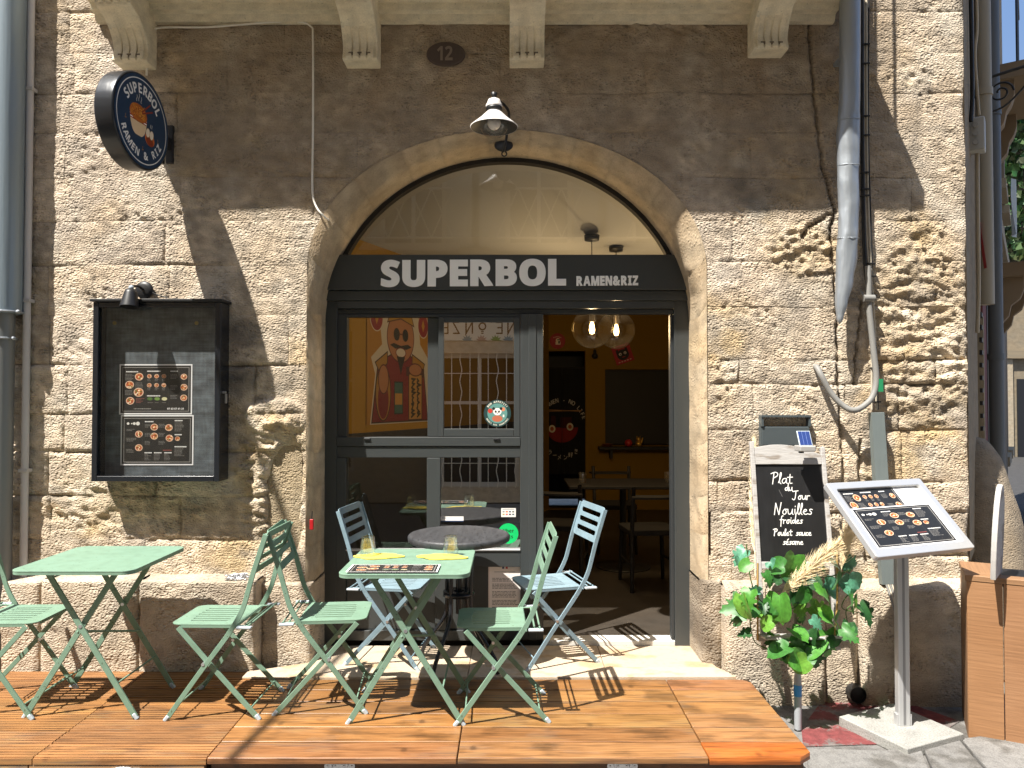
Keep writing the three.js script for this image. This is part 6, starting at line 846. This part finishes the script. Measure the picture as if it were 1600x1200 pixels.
// wooden planter box at the right edge with a white board on top
{
  const b = thing('wooden_planter', 'brown plank planter box cut off by the right edge', 'planter', [2.30, GYD, -3.80], -0.47), r = rng(55), x0 = 0, top = W(1512, 896, 3.78).y - GYD; let x = x0;
  for (const w of [0.155, 0.19, 0.2, 0.2]) { part('plank', paint(boxUV(box(x + 0.002, x + w - 0.002, 0, top - 0.03, 0.03, 0.055, 0.003), 0.6, [r() * 3, r() * 3]), 0.95 + 0.2 * r(), 0.95 + 0.1 * r(), 0.95), crateWood, b); x += w; }
  part('plank', paint(boxUV(box(x0, x0 + 0.024, 0, top - 0.03, -0.31, 0.0295, 0.003), 0.6, [1, 2]), 0.8, 0.8, 0.8), crateWood, b); part('rim', paint(boxUV(box(x0 - 0.006, x, top - 0.0295, top, -0.02, 0.058, 0.004), 0.6, [2, 1]), 1.0, 1.0, 1.0), crateWood, b); part('rim', paint(boxUV(box(x0 - 0.006, x0 + 0.16, top - 0.0295, top, -0.31, -0.0205, 0.004), 0.6, [3, 1], true), 1.0, 1.0, 1.0), crateWood, b); part('soil_tray', box(x0 + 0.161, x, top - 0.06, top - 0.02, -0.31, -0.021, 0.004), black, b);
  const a = W(1557, 897, 3.70), tp = W(1566, 757, 3.72), hgt = tp.y - a.y, o = thing('white_board', 'narrow white board seen edge-on standing on the wooden planter', 'sign board', [a.x, a.y - 0.005, a.z]), sh = new THREE.Shape(); sh.moveTo(-0.15, 0); sh.lineTo(0.13, 0); sh.bezierCurveTo(0.19, hgt * 0.5, 0.12, hgt, 0, hgt * 1.02); sh.bezierCurveTo(-0.14, hgt, -0.2, hgt * 0.5, -0.15, 0);
  part('board', extr(sh, 0.016, 0.004).translate(0, 0, -0.008).rotateY(Math.PI / 2 - 0.67).rotateZ(-0.055), whiteWood, o);
}
// ---------------------------------------------------------------- the other side of the street (seen in the glass)
{
  const o = thing('opposite_building', 'cream town house across the street, seen mirrored in the shop glass', 'building', [0, GYD, 3.1]), cream = mat([0.76, 0.62, 0.42], { roughness: 0.9, map: stoneTint }), trim = mat([0.68, 0.60, 0.46], { roughness: 0.8 }), dk = mat([0.03, 0.026, 0.02], { roughness: 0.2 }), wf = mat([0.70, 0.66, 0.58], { roughness: 0.5 }), shut = mat([0.40, 0.40, 0.36], { roughness: 0.7 });
  const s = new THREE.Shape(); s.moveTo(-14, 0); s.lineTo(12, 0); s.lineTo(12, 11); s.lineTo(-14, 11); s.closePath(); const win = [[-1.35, 0.62, 0.9, 2.45, 1], [0.75, 0.2, 1.0, 2.4, 0], [-4.2, 0.5, 1.6, 2.4, 0], [3.6, 0.3, 1.3, 2.5, 0], [-2.2, 4.2, 1.1, 2.2, 2], [-0.1, 4.2, 1.1, 2.2, 2], [2.0, 4.2, 1.1, 2.2, 2], [4.4, 4.2, 1.1, 2.2, 2], [-4.4, 4.2, 1.1, 2.2, 2], [-2.2, 7.6, 1.1, 1.9, 0], [-0.1, 7.6, 1.1, 1.9, 0], [2.0, 7.6, 1.1, 1.9, 0]];
  win[0] = [-1.2, 0.25, 1.32, 2.2, 1];
  for (const [x, y, w, h] of win) { const p = new THREE.Path(); p.moveTo(x, y); p.lineTo(x + w, y); p.lineTo(x + w, y + h); p.lineTo(x, y + h); p.closePath(); s.holes.push(p); }
  part('wall', boxUV(extr(s, 0.4), 0.7), cream, o); part('backing', box(-14, 12, 0, 11, 0.42, 0.5), dk, o); part('roof', box(-14.3, 12.3, 11, 11.25, -0.35, 6), trim, o);
  for (const [x, y, w, h, k] of win) {
    const f = part('window', [box(x, x + 0.07, y, y + h, 0.12, 0.2), box(x + w - 0.07, x + w, y, y + h, 0.12, 0.2), box(x + 0.0705, x + w - 0.0705, y + h - 0.07, y + h, 0.12, 0.2), box(x + 0.0705, x + w - 0.0705, y, y + 0.07, 0.12, 0.2), box(x + w / 2 - 0.03, x + w / 2 + 0.03, y + 0.0705, y + h - 0.0705, 0.12, 0.2), box(x + 0.0705, x + w / 2 - 0.0305, y + h * 0.62, y + h * 0.62 + 0.05, 0.12, 0.2), box(x + w / 2 + 0.0305, x + w - 0.0705, y + h * 0.62, y + h * 0.62 + 0.05, 0.12, 0.2)], wf, o);
    part('pane', new THREE.PlaneGeometry(w - 0.14, h - 0.14).translate(x + w / 2, y + h / 2, 0.17), dk, f);
    if (k === 1) { const bars = []; for (let i = 0; i < 9; i++) { const bx = x + 0.06 + i * (w - 0.12) / 8; bars.push(i & 1 ? bar(V(bx, y, -0.02), V(bx, y + h, -0.02), 0.008) : tube(Array.from({ length: 25 }, (_, j) => V(bx + 0.016 * Math.sin(j * 1.57), y + h * j / 24, -0.02)), 0.009, 90, 6)); } for (const q of [0.18, 0.85]) bars.push(bar(V(x, y + h * q, -0.02), V(x + w, y + h * q, -0.02), 0.007)); part('window_bars', bars, mat([0.9, 0.84, 0.68], { roughness: 0.5 }), o); }
    if (k === 2) { for (const e of [-1, 1]) part('shutter', box(x + w / 2 + e * (w / 2 + 0.29) - 0.27, x + w / 2 + e * (w / 2 + 0.29) + 0.27, y, y + h, -0.05, -0.002), shut, o); const rl = [bar(V(x - 0.15, y + 0.9, -0.3), V(x + w + 0.15, y + 0.9, -0.3), 0.018), bar(V(x - 0.15, y + 0.1, -0.3), V(x + w + 0.15, y + 0.1, -0.3), 0.018)]; for (let q = 0; q < 4; q++) { const a = x - 0.15 + q * (w + 0.3) / 4, b = a + (w + 0.3) / 4; rl.push(bar(V(a, y + 0.1, -0.3), V(b, y + 0.9, -0.3), 0.011), bar(V(b, y + 0.1, -0.3), V(a, y + 0.9, -0.3), 0.011)); } part('balcony_rail', rl, wf, o); part('balcony_slab', box(x - 0.25, x + w + 0.25, y - 0.12, y, -0.4, 0), trim, o); }
  }
  part('string_course', box(-14, 12, 3.6, 3.85, -0.12, 0), trim, o); part('cornice', box(-14, 12, 10.5, 10.999, -0.3, 0), trim, o);
  const sg = ctex(1024, 200, (g, w, h) => { g.fillStyle = '#f6ead0'; g.fillRect(0, 0, w, h); g.strokeStyle = '#5c3d1a'; g.lineWidth = 13; g.fillStyle = '#5c3d1a'; const X = (x) => w - x; const L = (...q) => { g.beginPath(); q.forEach((p, i) => g[i ? 'lineTo' : 'moveTo'](p[0], p[1])); g.stroke(); };
    let x = 120; const U = (x) => L([x, 20], [x, 130], [x + 60, 130], [x + 60, 20]), N = (x) => L([x, 132], [x, 20], [x + 62, 132], [x + 62, 20]), E = (x) => { L([x + 56, 22], [x, 22], [x, 130], [x + 56, 130]); L([x, 75], [x + 46, 75]); }, O = (x) => { g.beginPath(); g.arc(x + 32, 62, 32, 0, 7); g.stroke(); g.fillRect(x + 20, 106, 24, 10); g.fillRect(x + 20, 124, 24, 10); }, Zz = (x) => L([x, 22], [x + 60, 22], [x, 130], [x + 60, 130]); U(120); N(240); E(360); O(520); N(650); Zz(780); E(890);
    for (const [a, c] of [[300, '#7f9fa6'], [560, '#c9a48f'], [420, '#8fae5f'], [700, '#86a0a0'], [200, '#b7977c']]) { g.fillStyle = c; g.beginPath(); for (let i = 0; i < 12; i++) { const t = Math.PI + i / 11 * Math.PI, k = i & 1 ? 34 : 60; g.lineTo(a + Math.cos(t) * k, 200 + Math.sin(t) * k); } g.fill(); } });
  { const m = part('shop_sign', sheet(1.72, 0.34).rotateY(Math.PI).translate(-0.42, 2.83, -0.012), mat([1, 1, 1], { map: sg, roughness: 0.6 }), o); }
}
// ---------------------------------------------------------------- the side street at the right
{
  const th = degToRad(55), O = V(2.63, 0, -4.32), ux = V(Math.cos(th), 0, -Math.sin(th)), un = V(Math.sin(th), 0, Math.cos(th)), L = (t, n, y) => O.clone().addScaledVector(ux, t).addScaledVector(un, n).setY(y);
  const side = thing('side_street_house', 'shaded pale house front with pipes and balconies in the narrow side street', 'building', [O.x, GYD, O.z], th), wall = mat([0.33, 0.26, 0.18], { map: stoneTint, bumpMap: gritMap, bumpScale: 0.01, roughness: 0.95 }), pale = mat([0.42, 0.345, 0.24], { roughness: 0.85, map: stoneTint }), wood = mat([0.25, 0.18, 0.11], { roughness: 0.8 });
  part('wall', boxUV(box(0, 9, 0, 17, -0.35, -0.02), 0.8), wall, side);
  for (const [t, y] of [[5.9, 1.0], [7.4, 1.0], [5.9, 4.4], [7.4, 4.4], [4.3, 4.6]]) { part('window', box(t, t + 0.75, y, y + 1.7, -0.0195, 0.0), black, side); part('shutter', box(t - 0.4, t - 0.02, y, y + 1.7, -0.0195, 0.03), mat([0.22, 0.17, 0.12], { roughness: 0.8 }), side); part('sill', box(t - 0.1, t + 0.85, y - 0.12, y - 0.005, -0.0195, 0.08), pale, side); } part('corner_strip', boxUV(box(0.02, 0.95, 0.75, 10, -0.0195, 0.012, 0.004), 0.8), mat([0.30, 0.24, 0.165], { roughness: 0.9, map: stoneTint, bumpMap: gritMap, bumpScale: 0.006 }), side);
  part('window_frame', box(1.35, 1.42, 1.3, 2.3, -0.0195, 0.03), pale, side); part('shutter', box(1.5, 2.0, 1.25, 2.5, -0.0195, 0.02), mat([0.16, 0.05, 0.045], { roughness: 0.8 }), side); part('window', box(2.6, 3.4, 1.2, 2.6, -0.0195, 0.0), black, side); part('door_surround', boxUV(box(4.2, 5.4, 0, 2.6, -0.0195, 0.05), 1), pale, side); part('door', box(4.4, 5.2, 0, 2.45, 0.0505, 0.07), black, side); part('grille', Array.from({ length: 14 }, (_, i) => box(1.15, 1.3, 1.2 + i * 0.09, 1.23 + i * 0.09, 0.0125, 0.03)), black, side);
  for (const [t, y, w, d] of [[2.6, 4.35, 1.2, 0.24], [3.4, 2.75, 1.3, 0.28]]) {
    const cs = new THREE.Shape([[0, -0.5], [0.06, -0.48], [0.08, -0.36], [0.16, -0.26], [0.18, -0.16], [d * 0.9, -0.1], [d, -0.02], [d, 0.1], [0, 0.1]].map((p) => new THREE.Vector2(...p)));
    part('balcony', boxUV(box(t, t + w, y + 0.1, y + 0.24, -0.0195, d + 0.06, 0.008), 1), wood, side); for (const a of [0.05, w - 0.2]) part('console', boxUV(extr(cs, 0.14, 0.004).rotateY(-Math.PI / 2).translate(t + a + 0.14, y, -0.0195), 1), wood, side);
    const rl = [bar(V(t, y + 1.1, d), V(t + w, y + 1.1, d), 0.015)]; for (let i = 0; i <= 12; i++) rl.push(bar(V(t + w * i / 12, y + 0.24, d), V(t + w * i / 12, y + 1.1, d), 0.007, 0.007, 6)); part('railing', rl, black, side);
  }
  part('string_course', boxUV(box(3, 9, 3.55, 3.7, -0.0195, 0.06), 1), pale, side);
  // pipes and boxes on it
  const pip = (name, label, t, n, r, y0, y1, m) => { const p = L(t, n, y0), o = thing(name, label, 'drainpipe', [p.x, p.y, p.z]); part('pipe', new THREE.CylinderGeometry(r, r, y1 - y0, 20).translate(0, (y1 - y0) / 2, 0), m, o); for (const f of [0.25, 0.5, 0.78]) part('collar', new THREE.CylinderGeometry(r * 1.14, r * 1.14, 0.05, 20).translate(0, (y1 - y0) * f, 0), m, o); };
  const pg = mat([0.34, 0.30, 0.23], { roughness: 0.5 }), pb = mat([0.12, 0.13, 0.14], { roughness: 0.5, metalness: 0.3 });
  pip('drainpipe', 'beige drainpipe just round the corner in the side street', 0.98, 0.065, 0.05, 2.15, 8, pg); pip('drainpipe', 'dark grey drainpipe farther along the side street', 2.35, 0.07, 0.055, GYD, 8, pb);
  const jb = W(1525, 214, 4.7), J = thing('junction_box', 'grey electrical junction box at the corner of the side street', 'electrical box', [jb.x, jb.y - 0.1, jb.z], th); part('case', box(-0.06, 0.06, 0, 0.21, -0.05, 0.05, 0.01), mat([0.42, 0.41, 0.38], { roughness: 0.45 }), J); for (const y of [0.05, 0.105, 0.16]) part('knockout', new THREE.CylinderGeometry(0.016, 0.018, 0.012, 16).rotateZ(Math.PI / 2).translate(-0.064, y, 0), mat([0.34, 0.33, 0.31]), J);
  const cab = (q, r, m, label) => solo('street_cable', tube(q.map(([a, b, z]) => W(a, b, z)), r, 50, 6), m, label, 'cable'); cab([[1516, -40, 4.6], [1518, 60, 4.6], [1519, 150, 4.62], [1517, 190, 4.62]], 0.012, black, 'thick black cable running down to the junction box'); cab([[1525, -40, 4.8], [1527, 40, 4.8], [1524, 90, 4.8], [1530, 180, 4.8]], 0.008, mat([0.5, 0.42, 0.3]), 'pale cable above the junction box'); cab([[1527, 240, 4.72], [1528, 340, 4.72], [1529, 450, 4.74], [1527, 520, 4.74]], 0.012, mat([0.45, 0.38, 0.27]), 'pale conduit dropping below the junction box');
  // wrought iron bracket
  const ibp = L(1.9, 0.02, 4.0), bk = thing('iron_bracket', 'wrought iron scroll bracket reaching into the side street', 'bracket', [ibp.x, ibp.y, ibp.z], th); part('arm', bar(V(0, 0.04, 0), V(0, 0.12, 0.6), 0.012), black, bk); const sc = []; for (let i = 0; i < 40; i++) { const a = i * 0.24, k = 0.085 * (1 - i / 52); sc.push(V(0, -0.09 + Math.sin(a) * k, 0.12 + Math.cos(a) * k)); } part('scroll', tube(sc, 0.008, 90, 6), black, bk); part('stay', tube([V(0, -0.24, 0), V(0, -0.2, 0.15), V(0, -0.05, 0.3), V(0, 0.07, 0.4)], 0.008, 30, 6), black, bk);
  // washing on the lower balcony and a hanging cloth
  const w1 = L(3.3, 0.32, 3.05), cl = (p, w, h, c, label) => { const o = solo('cloth', sheet(w, h, (x, y) => 0.02 * Math.sin(x * 30 + y * 6), 12, 6), mat(c, { phys: true, roughness: 0.9, transmission: 0.2, thickness: 0 }), label, 'laundry'); o.position.copy(p); o.rotation.y = th; }; cl(w1, 0.25, 0.5, [0.35, 0.03, 0.06], 'dark red cloth hanging from the side street balcony'); cl(L(1.0, 0.06, 2.55), 0.2, 0.32, [0.45, 0.05, 0.05], 'red and torn awning cloth low on the side street wall'); cl(L(1.7, 0.05, 3.3), 0.12, 0.6, [0.10, 0.13, 0.10], 'dark green rag hanging between the two side street pipes'); cl(L(2.9, 0.2, 3.2), 0.16, 0.5, [0.5, 0.56, 0.6], 'pale blue cloth hanging beside the dark red one'); cl(L(1.15, 0.04, 4.25), 0.3, 0.4, [0.55, 0.24, 0.05], 'orange cloth high on the side street wall');
  // guard stone at the corner
  const gp = L(0.75, 0.0, GYD), pr = [[0.42, 0], [0.40, 0.4], [0.34, 0.8], [0.26, 1.1], [0.17, 1.32], [0.07, 1.43], [0, 1.44]], gg = lathe(smooth(pr, 26), 36), p = gg.attributes.position; for (let i = 0; i < p.count; i++) { const k = 1 + 0.06 * fbm(p.getX(i) * 6, p.getY(i) * 5, 3, 951) + 0.04 * gn(p.getZ(i) * 8, p.getY(i) * 8, 953); p.setX(i, p.getX(i) * k); p.setZ(i, p.getZ(i) * k * 0.8); } gg.computeVertexNormals();
  solo('guard_stone', boxUV(gg, 1).rotateY(th).translate(gp.x, gp.y, gp.z), wall, 'worn conical guard stone at the foot of the street corner', 'guard stone');
  // far end: houses closing the street and the ivy wall
  const far = thing('far_house', 'sunlit cream house closing the far end of the side street', 'building', [15.5, GYD, -22]), fw = mat([0.26, 0.21, 0.14], { roughness: 0.9, map: stoneTint }); part('wall', boxUV(box(-4, 8, 0, 4.6, -4, 0), 0.7), fw, far); part('string_course', box(-4, 8, 2.9, 3.15, 0.002, 0.15), fw, far); for (let i = 0; i < 6; i++) { part('door', box(-3.4 + i * 1.4, -2.7 + i * 1.4, 0, 2.3, 0.002, 0.03), black, far); part('pilaster', boxUV(box(-3.75 + i * 1.4, -3.55 + i * 1.4, 0, 2.88, 0.002, 0.08), 1), pale, far); } for (let i = 0; i < 5; i++) part('window', box(-3.3 + i * 1.6, -2.5 + i * 1.6, 3.3, 4.4, 0.002, 0.03), black, far);
  const iv = thing('ivy_house', 'tall old gable wall covered with ivy behind the side street', 'building', [17.5, GYD, -25]), gs = new THREE.Shape(); gs.moveTo(-6, 0); gs.lineTo(8, 0); gs.lineTo(8, 8); gs.lineTo(-0.9, 12.6); gs.lineTo(-6, 12.6); gs.closePath(); part('wall', boxUV(extr(gs, 1), 0.6).translate(0, 0, -1), wall, iv);
  const lg = new THREE.BufferGeometry(); lg.setAttribute('position', new THREE.Float32BufferAttribute([0, 0, 0, .5, .4, .12, 0, 1, 0, 0, 0, 0, 0, 1, 0, -.5, .4, .12], 3)); lg.computeVertexNormals(); const r = rng(88), N = 9000, im = new THREE.InstancedMesh(lg, mat([0.035, 0.075, 0.02], { roughness: 0.6 }), N), M = new THREE.Object3D(); let k = 0;
  for (let i = 0; i < N; i++) { const x = 11.6 + r() * 9, y = r() * 11.8, d = 0.9 + 0.5 * fbm(x * 0.8, y * 0.8, 3, 961); M.position.set(x, y, -24.9 + r() * 0.5 * d); M.rotation.set(r() * 1.2 - 0.3, r() * 2 - 1, r() * 6.3); M.scale.setScalar(0.16 + r() * 0.2); M.updateMatrix(); im.setMatrixAt(i, M.matrix); im.setColorAt(i, lin(0.6 + r() * 0.8, 0.6 + r() * 0.8, 0.6 + 0.5 * r())); } im.name = numbered('ivy'); im.castShadow = im.receiveShadow = true; im.userData.kind = 'stuff'; tag(im, 'dark green ivy covering the gable at the end of the side street', 'ivy'); scene.add(im);
}
// cable crossing the street overhead
{
  const q = (px, py, h) => { const p = G(px, py, 0), k = h; return p.add(V(-0.39 * k, k, 0.31 * k)); }, a = q(330, 1180, 5.2), b = q(478, 1052, 5.2), d = b.clone().sub(a); solo('overhead_cable', tube([a.clone().addScaledVector(d, -3.5).add(V(0, 0.25, 0)), a, a.clone().lerp(b, 0.5).add(V(0.01, 0, 0)), b, b.clone().addScaledVector(d, 0.3)], 0.024, 60, 8), black, 'dark overhead cable crossing above the terrace that throws the slanting shadow on the deck', 'cable');
}
renderer.render(scene, camera);
